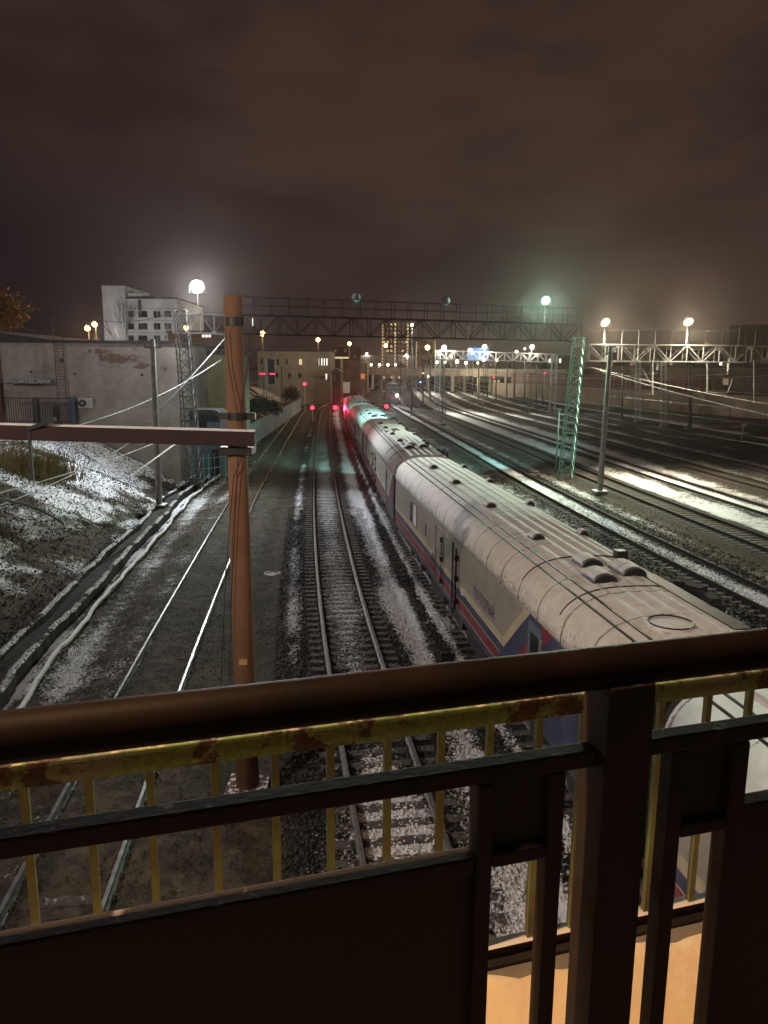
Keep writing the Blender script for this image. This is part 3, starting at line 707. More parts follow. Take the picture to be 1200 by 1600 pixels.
    def onside(name, y0, y1, z0, z1, mt, out=.012): return MB().bb(X-out, X+.02, y0, y1, z0, z1).build(name, mt, root)
    d = onside('end_door', -11.0+2.35, -10.2+2.35, 1.35, 3.25, 'bluegrey', .006); MB().bb(X-.014, X, -8.5, -8.0, 2.25, 3.05).build('door_glass', 'darkwin', d)
    MB().bb(X-.04, X, -8.72, -8.70, 1.4, 3.1).build('grab_rail', 'galv', d)
    d = onside('loading_door', -.3, .95, 1.30, 3.20, 'livery', .018)
    d2 = onside('loading_door', .98, 2.25, 1.30, 3.20, 'livery', .018)
    for y in (-.34, 2.29, .965): MB().bb(X-.03, X, y-.012, y+.012, 1.28, 3.22).build('door_seam', 'dark_steel', d)
    mb = MB().tube((X-.06, -1.05, 1.28), (X-.06, -1.05, 3.18), .026, n=8)
    for z in (1.55, 2.25, 2.9): mb.box((X-.06, -1.05, z), (.1, .11, .16))
    mb.build('lock_rod', 'black', root)
    mb = MB().tube((X-.05, 1.2, 1.5), (X-.05, 1.2, 3.0), .014, n=6)
    for z in (1.55, 2.3, 2.95): mb.box((X-.05, 1.2, z), (.09, .12, .16))
    mb.build('door_latch', 'black', root)
    for y in (6.3,):
        w_ = onside('window', y, y+1.5, 2.28, 3.12, 'darkwin', .008)
        MB().bb(X-.02, X, y+.0, y+.66, 2.30, 3.10).build('blind', 'white_paint', w_)
        fr = MB()
        for a, b, c, dd in ((y-.05, y, 2.24, 3.16), (y+1.5, y+1.55, 2.24, 3.16), (y+.72, y+.77, 2.28, 3.12)): fr.bb(X-.024, X, a, b, c, dd)
        fr.bb(X-.024, X, y, y+1.5, 2.24, 2.28); fr.bb(X-.024, X, y, y+1.5, 3.12, 3.16); fr.build('window_frame', 'livery', w_)
    onside('vent_slot', 4.2, 4.35, 2.4, 2.85, 'dark_steel', .01)
    for y in (-1.9, 2.9): MB().bb(X-.07, X, y-.08, y+.08, 2.0, 2.13).build('side_lamp', 'white_paint', root)
    for y in (-.3, .7): 
        mb = MB().bar((X+.05, y, 1.12), (X-.02, y, .42), .03)
        mb.build('step_bracket', 'dark_steel', root)
    MB().bb(X-.12, X+.12, -.4, .8, .40, .44).build('step', 'galv', root)
    for y in (-6.6, 6.6): MB().bar((X+.05, y, 1.12), (X-.15, y, .85), .05).build('side_bracket', 'grey_steel', root)
    # other side
    for y in (-8, -3, 2, 7): MB().bb(1.54, 1.556, y, y+1.2, 2.25, 3.1).build('window', 'darkwin', root)
    return root
coach = make_coach()
tx = bpy.data.curves.new('lettering', 'FONT'); tx.body = 'ПОЧТОВЫЙ'; tx.size = .40; tx.extrude = .002; tx.offset = .008
to = bpy.data.objects.new('lettering_curve', tx); COL.objects.link(to)
bpy.context.view_layer.update()
lm = bpy.data.meshes.new_from_object(to.evaluated_get(bpy.context.evaluated_depsgraph_get())); bpy.data.objects.remove(to)
lm.materials.clear(); lm.materials.append(pm('grey_lettering', (.10, .10, .11), None, 5, .6))
lo = bpy.data.objects.new('lettering', lm); COL.objects.link(lo); lo.parent = coach
wid = max(v.co.x for v in lm.vertices)
lo.matrix_local = Matrix.Translation((-1.549, -3.0, 2.32)) @ Matrix(((0, 0, -1, 0), (-2.15/wid, 0, 0, 0), (0, 1, 0, 0), (0, 0, 0, 1)))
ENDS = [(11.25, 5.25), (36.05, 2.02), (61.0, -.15), (86.0, -2.35), (111.0, -4.30)]
def place(o, a, b):
    (y0, x0), (y1, x1) = a, b
    o.location = ((x0+x1)/2, (y0+y1)/2, 0); o.rotation_euler = (0, 0, -math.atan2(x1-x0, y1-y0))
place(coach, ENDS[0], ENDS[1])
coach['label'] = 'grey, blue and red mail coach with Cyrillic lettering, its snowy roof nearest in full view'
cl = ['next mail coach behind the lettered one, a dark bare patch across its snowy roof', 'coach whose snowy roof is lit teal, third visible from the bridge', 'farthest coach of the train, its side glowing red from the signal']
for i in range(1, 4):
    c = copy_tree(coach, None, ('lettering',)+(('roof_dome', 'dome_ring') if i > 0 else ())); place(c, ENDS[i], ENDS[i+1]); c['label'] = cl[i-1]
    for k_ in kids(c):
        if k_.name.startswith('body'): k_.data = k_.data.copy(); k_.data.materials[0] = MAT['livery_short']
    if i == 1:
        mb = MB()
        for k in range(26):
            x = -1.35+2.7*k/25; z = 3.403+.98*(1-(abs(x)/1.555)**2)**.45
            a = random.uniform(-.2, .3); b = random.uniform(1.2, 2.0)
            mb.box((x, 2.0+(a+b)/2, z-.01), (.115, b-a, .05))
        for k in range(16): mb.box((random.uniform(-1.2, 1.2), 2+random.uniform(-1, 1.6), 4.25+random.uniform(-.1, .06)), (.16, .2, .22), random.uniform(0, 2))
        mb.build('bare_roof_panel', 'dark_steel', c)
ca = copy_tree(coach, None, ('lettering', 'roof_dome', 'dome_ring', 'roof_unit', 'chimney'))
sl = (ENDS[0][1]-ENDS[1][1])/(ENDS[1][0]-ENDS[0][0])+.012
place(ca, (10.35-24.8, 5.36+24.8*sl), (10.35+.22, 5.34)); ca['label'] = 'coach passing under the footbridge, its snowy roof end seen through the railing'

# ------------------------------------------------------------------ locomotive on the next track
ly = 178.0
lc = empty('locomotive', (float(xr(ly)), ly+8, 0), 'dark and red locomotive facing the camera with one bright headlight', 'locomotive', rz=0)
cab = [(-1.5, 1.0), (-1.55, 2.2), (-1.45, 4.0), (-1.1, 4.55), (1.1, 4.55), (1.45, 4.0), (1.55, 2.2), (1.5, 1.0)]
MB().prism(cab, -8, 8).build('body', 'locodark', lc)
MB().bb(-1.5, 1.5, -8.12, -8.001, 1.0, 2.3).build('front_panel', 'locored', lc, bevel=.03)
w_ = MB().bb(-1.3, 1.3, -8.05, -8.001, 2.7, 3.8).build('windscreen', 'darkwin', lc)
MB().bb(-.03, .03, -8.09, -8.051, 2.7, 3.8).build('pillar', 'locodark', w_)
for sx in (-1, 1):
    hl = MB().tube((sx*.95, -8.12, 1.9), (sx*.95, -8.26, 1.9), .26, n=16).build('headlight', 'dark_steel', lc)
    MB().tube((sx*.95, -8.261, 1.9), (sx*.95, -8.28, 1.9), .24, n=16).build('lens', 'headlight' if sx > 0 else 'darkwin', hl)
    MB().tube((sx*.98, -8.12, 1.06), (sx*.98, -8.6, 1.06), .2, n=12).build('buffer', 'black', lc)
MB().bb(-1.3, 1.3, -7.6, 7.6, .3, .99).build('bogie', 'black', lc)
mb = MB(); mb.path([(-.8, -5, 4.55), (0, -6.2, 5.3), (0, -4.4, 5.7)], .04); mb.bar((-1, -4.4, 5.72), (1, -4.4, 5.72), .06); mb.build('pantograph', 'dark_steel', lc)
light('loco_headlight', 'SPOT', (float(xr(ly))+.95, ly-.5, 1.9), 9000, (.93, .97, 1), (float(xr(90))+1, 90, 0), 34, .6, .2)

# ------------------------------------------------------------------ lattice helpers
def lattice_mast(mb, base, top, w, w2=None, n=12, t=.06):
    base, top = Vector(base), Vector(top); w2 = w2 or w*.7
    cs = [(-1, -1), (1, -1), (1, 1), (-1, 1)]
    P = lambda k, i: base.lerp(top, k/n)+Vector((cs[i][0], cs[i][1], 0))*(w+(w2-w)*k/n)/2
    for i in range(4): mb.bar(P(0, i), P(n, i), t)
    for k in range(n):
        for i in range(4):
            j = (i+1) % 4; mb.bar(P(k, i), P(k+1, j) if k % 2 else P(k, i).lerp(P(k+1, j), 1), t*.55); mb.bar(P(k+1, i), P(k+1, j), t*.55)
def truss(mb, a, b, h, w, n, t=.07):
    a, b = Vector(a), Vector(b); d = (b-a).normalized(); s = Vector((-d.y, d.x, 0))*w/2
    for k in range(n):
        p, q = a.lerp(b, k/n), a.lerp(b, (k+1)/n); H = Vector((0, 0, h))
        for e in (s, -s):
            mb.bar(p+e, q+e, t); mb.bar(p+e+H, q+e+H, t); mb.bar(p+e, p+e+H, t*.6)
            if k % 2: mb.bar(p+e, q+e+H, t*.6)
            else: mb.bar(p+e+H, q+e, t*.6)
        mb.bar(p+s, p-s, t*.5); mb.bar(p+s+H, p-s+H, t*.5); mb.bar(p+s+H, q-s+H, t*.4)
    H = Vector((0, 0, h))
    for e in (s, -s): mb.bar(b+e, b+e+H, t*.6)

# main gantry
gl = V(283, 492, 54.5); gr = V(905, 509, 62.5)
zb = V(300, 520, 54.7).z; zt_ = V(300, 490, 54.7).z; gh = zt_-zb
ga = Vector((gl.x, 54.5, zb)); gb = Vector((gr.x, 62.5, zb-.15))
gt = empty('signal_gantry', (0, 58.3, 0), 'long dark lattice gantry with a railed walkway spanning all tracks behind the mast', 'gantry')
mb = MB(); truss(mb, ga.lerp(gb, .135), gb, gh, .9, 20, .08); mb.build('truss', 'gantry_dark', gt, off=gt.location)
mb = MB(); truss(mb, ga+Vector((-.6, 0, 0)), ga.lerp(gb, .133), gh, .9, 5, .085); mb.build('truss_end', 'galv', gt, off=gt.location)
mb = MB(); d = (gb-ga).normalized(); s_ = Vector((-d.y, d.x, 0))
mb.bar(ga.lerp(gb, .1)+Vector((0, 0, gh+.03)), gb+Vector((0, 0, gh+.03)), .8, .05); mb.build('walkway', 'gantry_dark', gt, off=gt.location)
mb = MB(); n = 21
for k in range(n+1):
    p = ga.lerp(gb, .12+.88*k/n)+Vector((0, 0, gh+.06))
    mb.bar(p+s_*.4, p+s_*.4+Vector((0, 0, 1.18)), .045); mb.bar(p-s_*.4, p-s_*.4+Vector((0, 0, 1.18)), .045)
for e in (.4, -.4):
    for z in (.62, 1.18): mb.bar(ga.lerp(gb, .12)+s_*e+Vector((0, 0, gh+.06+z)), gb+s_*e+Vector((0, 0, gh+.06+z)), .035)
mb.build('walkway_railing', 'gantry_dark', gt, off=gt.location)
mb = MB(); lattice_mast(mb, (G(293, 762, .2).x, 54.5, -.4), (ga.x, 54.5, zb+gh+.2), 1.0, .8, 15, .09); mb.build('lattice_leg', 'grey_steel', gt, off=gt.location)
rb = V(886, 745, 61.0); mb = MB(); lattice_mast(mb, (rb.x, 61.5, -.4), (gb.x, 62.3, gb.z+.3), 1.0, .8, 15, .08); tag(mb.build('lattice_leg', 'green_steel', gt, off=gt.location), 'pale green lattice leg')
for f_, sd in ((.47, 1), (.69, 1)):
    p = ga.lerp(gb, f_)+Vector((0, 0, gh-.02))
    mb = MB().bar(p+Vector((0, -.5, -.3)), p+Vector((0, -.5, -1.5)), .04); mb.build('hanger', 'galv', gt, off=gt.location)

def floodlight(p, aim, label, lens, mt='galv', scale=1.0, post=1.2, group='floodlights of the yard'):
    p = Vector(p); t = empty('floodlight', p-Vector((0, 0, post)), label, 'floodlight', group)
    d = (Vector(aim)-p); d.normalize(); a = math.atan2(d.x, d.y)
    MB().bar((0, 0, 0), (0, 0, post-.2*scale), .06).build('post', mt, t)
    rot = d.to_track_quat('Y', 'Z').to_matrix()
    hm = MB(); r_ = .30*scale
    for (a0, ra), (a1, rb_) in (((-.30, .10), (-.22, .17)), ((-.22, .17), (-.05, .27)), ((-.05, .27), (.08, .30))): hm.tube((0, a0*scale, 0), (0, a1*scale, 0), ra*scale, rb_*scale, 20)
    hd = hm.build('lamp_housing', mt, t); hd.matrix_local = Matrix.Translation((0, 0, post)) @ rot.to_4x4()
    ln = MB()
    for (a0, ra), (a1, rb_) in (((.081, .285), (.12, .24)), ((.12, .24), (.145, .12))): ln.tube((0, a0*scale, 0), (0, a1*scale, 0), ra*scale, rb_*scale, 20)
    ln.build('lens', lens, hd)
    y = MB(); y.bar((-.36*scale, 0, -.28*scale), (.36*scale, 0, -.28*scale), .04)
    for sx in (-1, 1): y.bar((sx*.36*scale, 0, -.28*scale), (sx*.36*scale, 0, .05), .04)
    y.build('bracket', mt, t).location = (0, 0, post)
    return p+d*.35*scale
# left floodlight, white
LP = V(308, 447, 54.5)
e1 = floodlight(LP, (-10, 25, 0), 'dazzling white floodlight above the left end of the gantry', 'lamp_white', scale=1.55, post=LP.z-(zb+gh))
light('flood_left', 'SPOT', e1, 12500, (.93, .97, 1), (-10, 28, 0), 160, .8, .25)
light('left_mast_fill', 'POINT', LP+Vector((.4, 1.3, -.2)), 2200, (.95, 1, .9), radius=.2)  # added fill for the yellow building and gantry end, no lamp head here
# greenish floodlight at the right end of the gantry
GPt = V(852, 469, 61.8); e2 = floodlight(GPt, (18, 30, 0), 'greenish white floodlight above the right end of the gantry', 'lamp_green', scale=1.3, post=GPt.z-(zb+gh)+.2)
light('flood_green', 'SPOT', e2, 14000, (.60, 1, .76), (6, 46, 2), 150, .7, .2)
# two lamps turned away from the camera on the gantry: they light the train teal
for (px, py), lab, tg in (((557, 463), 'gantry lamp turned away, above the left tracks, with rounded back', (-5.5, 74, 0)), ((697, 469), 'gantry lamp turned away, above the train roofs, tilted to one side', (1.5, 78, 0))):
    p = ga.lerp(gb, .45 if px < 600 else .68); P_ = V(px, py, p.y)
    e_ = floodlight(P_, tg, lab, 'teal_lamp', 'grey_steel', 1.15, P_.z-(zb+gh))
    light('teal_spot', 'SPOT', e_, 3200 if px < 600 else 19000, (.48, 1.0, .88), tg, 62 if px < 600 else 88, .3, .15)
# right portal truss with two warm floodlights
ra = V(917, 564, 63.5); rb2 = Vector((62, 66, ra.z)); hh = V(917, 538, 63.5).z-ra.z
rg = empty('portal_truss', (ra.x, 63.5, 0), 'bright galvanised truss portal running right from the green lattice leg', 'gantry'); o = rg.location
mb = MB(); truss(mb, ra, rb2, hh, .8, 34, .075); mb.build('truss', 'truss_grey', rg, off=o)
mb = MB()
for k in range(34):
    p = ra.lerp(rb2, k/33)+Vector((0, 0, hh)); mb.bar(p, p+Vector((0, 0, random.choice([1.15, 1.15, 1.5]))), .045)
mb.bar(ra+Vector((0, 0, hh+1.15)), rb2+Vector((0, 0, hh+1.15)), .03); mb.build('railing', 'truss_grey', rg, off=o)
for px, y1, jx in ((1020, 617, 0), (1105, 614, 1), (1178, 630, 1)):
    p = V(px, 563, 64.5); q = V(px, y1, 64.5); mb = MB().bar(p, q, .09)
    if jx: mb.path([q+Vector((0, 0, .1)), q+Vector((.9, 0, .0)), q+Vector((1.7, 0, .05)), q+Vector((2.0, 0, 1.2))], .03)
    else: mb.bar(p+Vector((-.9, 0, -.6)), q+Vector((0, 0, .6)), .05)
    mb.build('hanger', 'galv', rg, off=o)
for px in (1003, 1040):
    b = V(px, 664, 84); mb = MB()
lattice_mast(mb := MB(), (61.5, 66, -.4), (61.5, 66, ra.z), .9, .8, 12, .08); mb.build('lattice_leg', 'galv', rg, off=o)
for (px, py), aim, lab, en in (((945, 503), (24, 46, 0), 'warm white floodlight over the concrete mast and green lattice leg', 12500), ((1075, 502), (26, 48, 0), 'warm white floodlight standing alone on the right portal truss', 12500)):
    P_ = V(px, py, 63.3); e_ = floodlight(P_, aim, lab, 'lamp_warm', scale=1.35, post=P_.z-ra.z-hh)
    light('flood_right', 'SPOT', e_, en, (1, .88, .62), aim, 176, .5, .2)

# further lattice masts and thick pole beyond the portal truss
def lattice(px, pyb, pyt, label, w=.8, mt='galv', Y=None, group='lattice masts in the yard'):
    b = G(px, pyb, -.2) if Y is None else V(px, pyb, Y); t = empty('lattice_mast', (b.x, b.y, -.4), label, 'lattice mast', group)
    tp = V(px, pyt, b.y); mb = MB(); lattice_mast(mb, (0, 0, 0), (tp.x-b.x, 0, tp.z+.4), w, w*.75, 14, .07); mb.build('lattice', mt, t)
    MB().bb(-w*.7, w*.7, -w*.7, w*.7, -.2, .35).build('footing', 'concrete_snow', t)
    return b
lattice(997, 659, 565, 'lattice mast behind the bright truss, left of the pair')
lattice(1037, 666, 565, 'lattice mast behind the bright truss, right of the pair')
lattice(693, 663, 560, 'narrow lattice mast standing between the snowy tracks beyond the train', .55, 'grey_steel')
def pole(px, pyb, pyt, label, r=.16, mt='concrete', group='concrete masts in the yard', foot=True, X=None):
    b = G(px, pyb, -.2); tp = V(px if X is None else X, pyt, b.y); t = empty('concrete_mast', (b.x, b.y, -.4), label, 'mast', group)
    s = MB().tube((0, 0, 0), (tp.x-b.x, 0, tp.z+.4), r, r*.72, 16).build('shaft', mt, t)
    for p in s.data.polygons: p.use_smooth = len(p.vertices) == 4
    if foot: MB().bb(-r*2.2, r*2.2, -r*2.2, r*2.2, -.2, .38).build('footing', 'concrete_snow', t, bevel=.03)
    zc = tp.z+.4
    mb = MB().bar((tp.x-b.x-.5, 0, zc-.5), (tp.x-b.x+.5, 0, zc-.5), .07); mb.tube((tp.x-b.x+.45, 0, zc-.5), (tp.x-b.x+.45, 0, zc-.1), .05, n=8); mb.tube((tp.x-b.x-.45, 0, zc-.5), (tp.x-b.x-.45, 0, zc-.1), .05, n=8)
    mb.build('insulator_arm', 'dark_steel', t)
    return b
pole(937, 770, 540, 'tall grey concrete mast on a square footing, right of the green lattice leg', .21, X=954)
pole(249, 792, 530, 'grey concrete mast standing in front of the whitewashed brick wall', .20, X=238)
pole(1078, 671, 562, 'thick pale mast beyond the bright truss, right of the lattice pair', .3)
pole(644, 643, 505, 'tall thin mast with a small white lamp, beyond the train roofs', .15, X=643)
FARP = [(563, 640, 560, 'thin dark mast standing left of the farthest coach'), (728, 615, 562, 'dark mast in front of the lit road bridge'), (748, 622, 560, 'dark mast under the blue lit sign'),
        (775, 626, 562, 'dark mast in front of the end of the road bridge'), (792, 622, 556, 'first of the two dark masts before the beige wall end'), (803, 625, 552, 'second of the two dark masts before the beige wall end'),
        (848, 632, 575, 'thin mast against the dark red cladding'), (705, 612, 548, 'dim mast in front of the lit bridge span'), (440, 632, 572, 'dark mast in front of the pale office building'), (485, 622, 560, 'dark mast at the corner of the pale office building'), (661, 634, 560, 'thin dark mast next to the tall lamp mast'),
        (626, 628, 566, 'thin mast just right of the locomotive'), (672, 626, 558, 'thin mast below the lower lit block'), (718, 613, 556, 'thin mast in front of the bright bridge span, beneath the largest round lamp'), (738, 617, 560, 'thin mast left of the blue sign'),
        (762, 621, 566, 'thin mast right of the blue sign'), (820, 630, 556, 'thin mast left of the far truss gantry leg'), (838, 640, 562, 'thin mast right of the far truss gantry lamp'), (905, 646, 572, 'dim mast hidden behind the green lattice leg'), (972, 655, 574, 'dim mast left of the lattice pair behind the bright truss')]
for a in FARP: pole(a[0], a[1], a[2], a[3], .17, 'grey_steel', 'thin masts far out in the yard', foot=False)

# slim posts on the right
def post(px, pyb, pyt, label, mt, r=.06, head=True):
    b = G(px, pyb, -.2); tp = V(px+6, pyt, b.y); t = empty('marker_post', (b.x, b.y, -.3), label, 'post')
    MB().tube((0, 0, 0), (tp.x-b.x, 0, tp.z+.3), r, n=10).build('shaft', mt, t, smooth=True)
    if head: MB().box((tp.x-b.x, 0, tp.z+.36), (.34, .2, .16)).build('cap', mt, t, bevel=.02)
    return t
post(868, 738, 641, 'slim pale green post with a cap, beside the green lattice leg', 'green_steel', .075)
b = G(1158, 688, -.2); t = empty('trackside_sign', (b.x, b.y, -.3), 'small white trackside sign on a white post by the dark tracks', 'sign')
MB().tube((0, 0, 0), (.15, 0, 1.9), .05, n=8).build('post', 'white_paint', t); MB().box((.15, -.06, 1.98), (.62, .04, .34)).build('sign_plate', 'white_paint', t, bevel=.01)

# ------------------------------------------------------------------ signals
def signal(px, py, Y, label, kind='dwarf', zbase=-.3, col='sig_red', energy=900, wh=True, aim=None, sz=1.0):
    p = V(px, py, Y); t = empty('signal', (p.x, p.y, zbase), label, 'railway signal', 'lit railway signals')
    zz = p.z-zbase
    MB().tube((0, .12, 0), (0, .12, zz-.25), .05, n=8).build('post', 'white_paint' if wh else 'dark_steel', t)
    MB().bb(-.42*sz, .42*sz, 0, .26, zz-.45*sz, zz+.45*sz).build('signal_head', 'black', t, bevel=.03)
    MB().tube((0, 0, zz), (0, -.24, zz+.02), .37*sz, n=16, cap=False).build('visor', 'grey_steel', t)
    MB().tube((0, .0, zz), (0, -.03, zz), .33*sz, n=16).build('lens', col, t)
    if energy: light('signal_glow', 'SPOT', (p.x, p.y-.35, p.z), energy, (1, .02, .07) if col == 'sig_red' else (.1, .2, 1), aim or (p.x, p.y-40, p.z+1.5), 22 if aim else 40, .8, .1)
    return t
signal(488, 637, 128, 'red signal on a short post between the two left tracks', energy=50)
signal(524, 637, 118, 'red signal on a short post right beside the far coach', energy=12000, aim=(-3.0, 95, 3.6))
signal(604, 635, 132, 'red signal on a short post in front of the locomotive', energy=50, wh=False)
signal(476, 600, 150, 'red signal high on a white mast by the grey fence', energy=50)
signal(771, 590, 210, 'tiny red signal light in front of the road bridge end', energy=0, sz=.6)
signal(851, 583, 190, 'tiny red signal light against the dark red cladding', energy=0, sz=.6)
signal(657, 597, 215, 'tiny blue signal light under the road bridge', col='bluelight', energy=0, sz=.6)
signal(568, 622, 170, 'tiny blue signal light by the bushes left of the locomotive', col='bluelight', energy=0, sz=.6)
# tall signal at left, head seen from behind
p = V(424, 582, 112); t = empty('tall_signal', (p.x, p.y, -.3), 'tall dark signal with a long black head and red lit hoods, left of the mast', 'railway signal')
MB().tube((-.75, 0, 0), (-.75, 0, p.z+2.2), .11, n=10).build('post', 'galv', t)
MB().bb(-.45, .55, -.15, .15, p.z-1.3, p.z+2.1).build('signal_head', 'black', t, bevel=.1)
for dx in (-1.25, .15):
    MB().tube((dx, -.16, p.z+.15), (dx, -.5, p.z+.15), .2, n=12, cap=False).build('hood', 'black', t)
    MB().bb(dx-.38, dx+.38, -.19, -.16, p.z-.02, p.z+.22).build('lens', em('dim_red_glass', (1, .03, .1), 2.2), t)
MB().bar((-2.6, 0, p.z-1.2), (-1.0, 0, p.z+.2), .09).build('bracket', 'rust_beam', t)

# ------------------------------------------------------------------ left side buildings
def building(name, label, Y, px0, px1, pyt, depth, mt, zb_=-.5, cat='building', group=None, roof='roofing', par=.0):
    a = V(px0, pyt, Y); b = V(px1, pyt, Y)
    t = empty(name, ((a.x+b.x)/2, Y, zb_), label, cat, group); wd = b.x-a.x; ht = (a.z+b.z)/2-zb_
    MB().bb(-wd/2, wd/2, 0, depth, 0, ht).build('wall', mt, t)
    MB().bb(-wd/2-.15, wd/2+.15, -.15, depth+.15, ht+.002, ht+.22+par).build('roof', roof, t)
    def at(px, py): q = V(px, py, Y); return q.x-t.location.x, q.z-zb_
    return t, at, wd, ht
def win(t, at, px0, py0, px1, py1, mt='darkwin', frame='frame', sub=True, name='window'):
    x0, z1 = at(px0, py0); x1, z0 = at(px1, py1)
    f = MB(); e = max(.05, (x1-x0)*.06)
    f.bb(x0-e, x0, -.07, .05, z0-e, z1+e); f.bb(x1, x1+e, -.07, .05, z0-e, z1+e); f.bb(x0, x1, -.07, .05, z1, z1+e); f.bb(x0, x1, -.09, .05, z0-e, z0)
    if sub: f.bb((x0+x1)/2-e/3, (x0+x1)/2+e/3, -.05, .05, z0, z1)
    o_ = f.build(name, frame, t)
    MB().bb(x0, x1, -.03, .04, z0, z1).build('pane', mt, o_); return o_
t, at, wd, ht = building('brick_depot', 'whitewashed windowless brick building with bare brick patches above the snowy bank', 58, -90, 274, 536, 26, 'whitebrick', -.3)
# whitewash worn off in ragged areas: bare brick shows (part of the wall's own material)
def worn(mt, spots):
    nt = mt.node_tree; b = next(n for n in nt.nodes if n.type == 'BSDF_PRINCIPLED'); src = b.inputs['Base Color'].links[0].from_socket
    tc = nt.nodes.new('ShaderNodeTexCoord').outputs['Object']; sp = nt.nodes.new('ShaderNodeSeparateXYZ'); nt.links.new(tc, sp.inputs[0])
    # snap to bricks so that the edge runs along courses
    bx = M_(nt, 'MULTIPLY', M_(nt, 'FLOOR', M_(nt, 'MULTIPLY', sp.outputs[0], 3.8)), 1/3.8); bz = M_(nt, 'MULTIPLY', M_(nt, 'FLOOR', M_(nt, 'MULTIPLY', sp.outputs[2], 12.8)), 1/12.8)
    cb = nt.nodes.new('ShaderNodeCombineXYZ'); nt.links.new(bx, cb.inputs[0]); nt.links.new(bz, cb.inputs[2])
    n1 = M_(nt, 'ADD', M_(nt, 'MULTIPLY', noise(nt, cb.outputs[0], .9, 6, .7), .7), M_(nt, 'MULTIPLY', noise(nt, cb.outputs[0], 5, 3), .3)); tot = None
    for cx, cz, w_, h_, a_ in spots:
        dx = M_(nt, 'DIVIDE', M_(nt, 'SUBTRACT', sp.outputs[0], cx), w_); dz = M_(nt, 'DIVIDE', M_(nt, 'SUBTRACT', sp.outputs[2], cz), h_)
        g = M_(nt, 'MULTIPLY', M_(nt, 'EXPONENT', M_(nt, 'MULTIPLY', M_(nt, 'ADD', M_(nt, 'MULTIPLY', dx, dx), M_(nt, 'MULTIPLY', dz, dz)), -1.0)), a_)
        tot = g if tot is None else M_(nt, 'MAXIMUM', tot, g)
    f = M_(nt, 'MULTIPLY', sstep(nt, M_(nt, 'ADD', n1, tot), .86, .93), .85)
    nt.links.new(mixc(nt, f, src, (.13, .07, .052)), b.inputs['Base Color'])
sp_ = []
for px, py, w_, h_, a_ in ((185, 560, 2.6, .75, .5), (220, 572, 1.6, .5, .45), (160, 548, 3.5, .4, .4), (255, 575, 1.2, .6, .38), (220, 545, 3.0, .35, .38), (60, 580, 1.5, .3, .34)):
    x, z = at(px, py); sp_.append((x, z, w_, h_, a_))
worn(MAT['whitebrick'], sp_)
lad = MB(); (x0, z1), (x1, z0) = at(84, 505), at(106, 622)
for x in (x0, x1): lad.bar((x, -.25, z0), (x, -.25, z1), .05)
for k in range(22): lad.bar((x0, -.25, z0+(z1-z0)*k/24), (x1, -.25, z0+(z1-z0)*k/24), .03)
lad.build('ladder', 'plate', t)
(x0, z1), (x1, z0) = at(17, 594), at(85, 600); MB().prism([(-.9, z0), (-.9, z0+.06), (0, z1+.12), (0, z1+.02)], x0, x1, 'x').build('awning', 'roofing', t)
(x0, z1), (x1, z0) = at(93, 560), at(99, 566); MB().bb(x0, x1, -.04, .01, z0, z1).build('vent', 'black', t)
for px, py in ((49, 581), (117, 584), (222, 586)): (x0, z1), (x1, z0) = at(px-2, py-2), at(px+2, py+2); MB().bb(x0, x1, -.02, .01, z0, z1).build('hole', 'black', t)
(x0, z1), (x1, z0) = at(-80, 519), at(112, 536)
MB().prism([(x0, z0), (x0, z1+.4), (at(0, 519)[0], z1), (x1, z0+.02), (x1, z0)], -.05, 18).build('gable_roof', 'roofing', t)
(x0, z1), (x1, z0) = at(110, 619), at(121, 662); MB().bb(x0, x1, -.5, -.05, z0, z1).build('shed_panel', 'bluegrey', t)
(x0, z1), (x1, z0) = at(-2, 530), at(9, 660); MB().bb(x0-.6, x1, -.35, 0, z0-3, z1).build('pilaster', 'barebrick', t)
wb = t
ac = empty('air_conditioner', V(133, 638, 57.6), 'off-white air conditioner unit on the whitewashed brick wall', 'air conditioner')
MB().bb(-.5, .5, 0, .35, 0, .75).build('casing', 'acwhite', ac, bevel=.03); mb = MB().tube((-.18, -.02, .38), (-.18, .005, .38), .28, n=20); mb.build('fan_grille', 'dark_steel', ac)
MB().tube((-.18, -.04, .38), (-.18, -.021, .38), .09, n=12).build('fan_hub', 'acwhite', ac)
# balcony fence on the bank crest
fb0, fb1 = V(8, 660, 56), V(112, 660, 56); t = empty('yard_fence', (fb0.x, 56, fb0.z-.8), 'dark barred fence on the bank below the awning', 'fence'); hgt = V(60, 622, 56).z-fb0.z+.8
mb = MB(); Lf = fb1.x-fb0.x
for k in range(29): mb.bar((Lf*k/28, 0, 0), (Lf*k/28, 0, hgt), .035)
mb.build('bars', 'dark_steel', t); mb = MB(); mb.bar((0, 0, hgt), (Lf, 0, hgt), .07); mb.bar((0, 0, .9), (Lf, 0, .9), .05); mb.build('fence_rail', 'dark_steel', t)
MB().bb(Lf*.44, Lf*.52, -.1, .1, 0, hgt).build('fence_post', 'black', t)
# yellow brick building
t, at, wd, ht = building('yellow_brick_building', 'low yellowish brick building beside the mast with a dark roof', 68, 272, 360, 554, 9, 'yellowbrick', -.4, par=.12)
win(t, at, 356, 590, 362, 615, 'frame')
t2, at2, _, _ = building('warehouse', 'dark flat-roofed building behind the yellow brick one, a row of lit windows', 92, 262, 362, 520, 8, 'browndark', -.4)
for px in (318, 323, 328): win(t2, at2, px-2, 511+12, px+1.5, 515+12, 'win_white', sub=False)
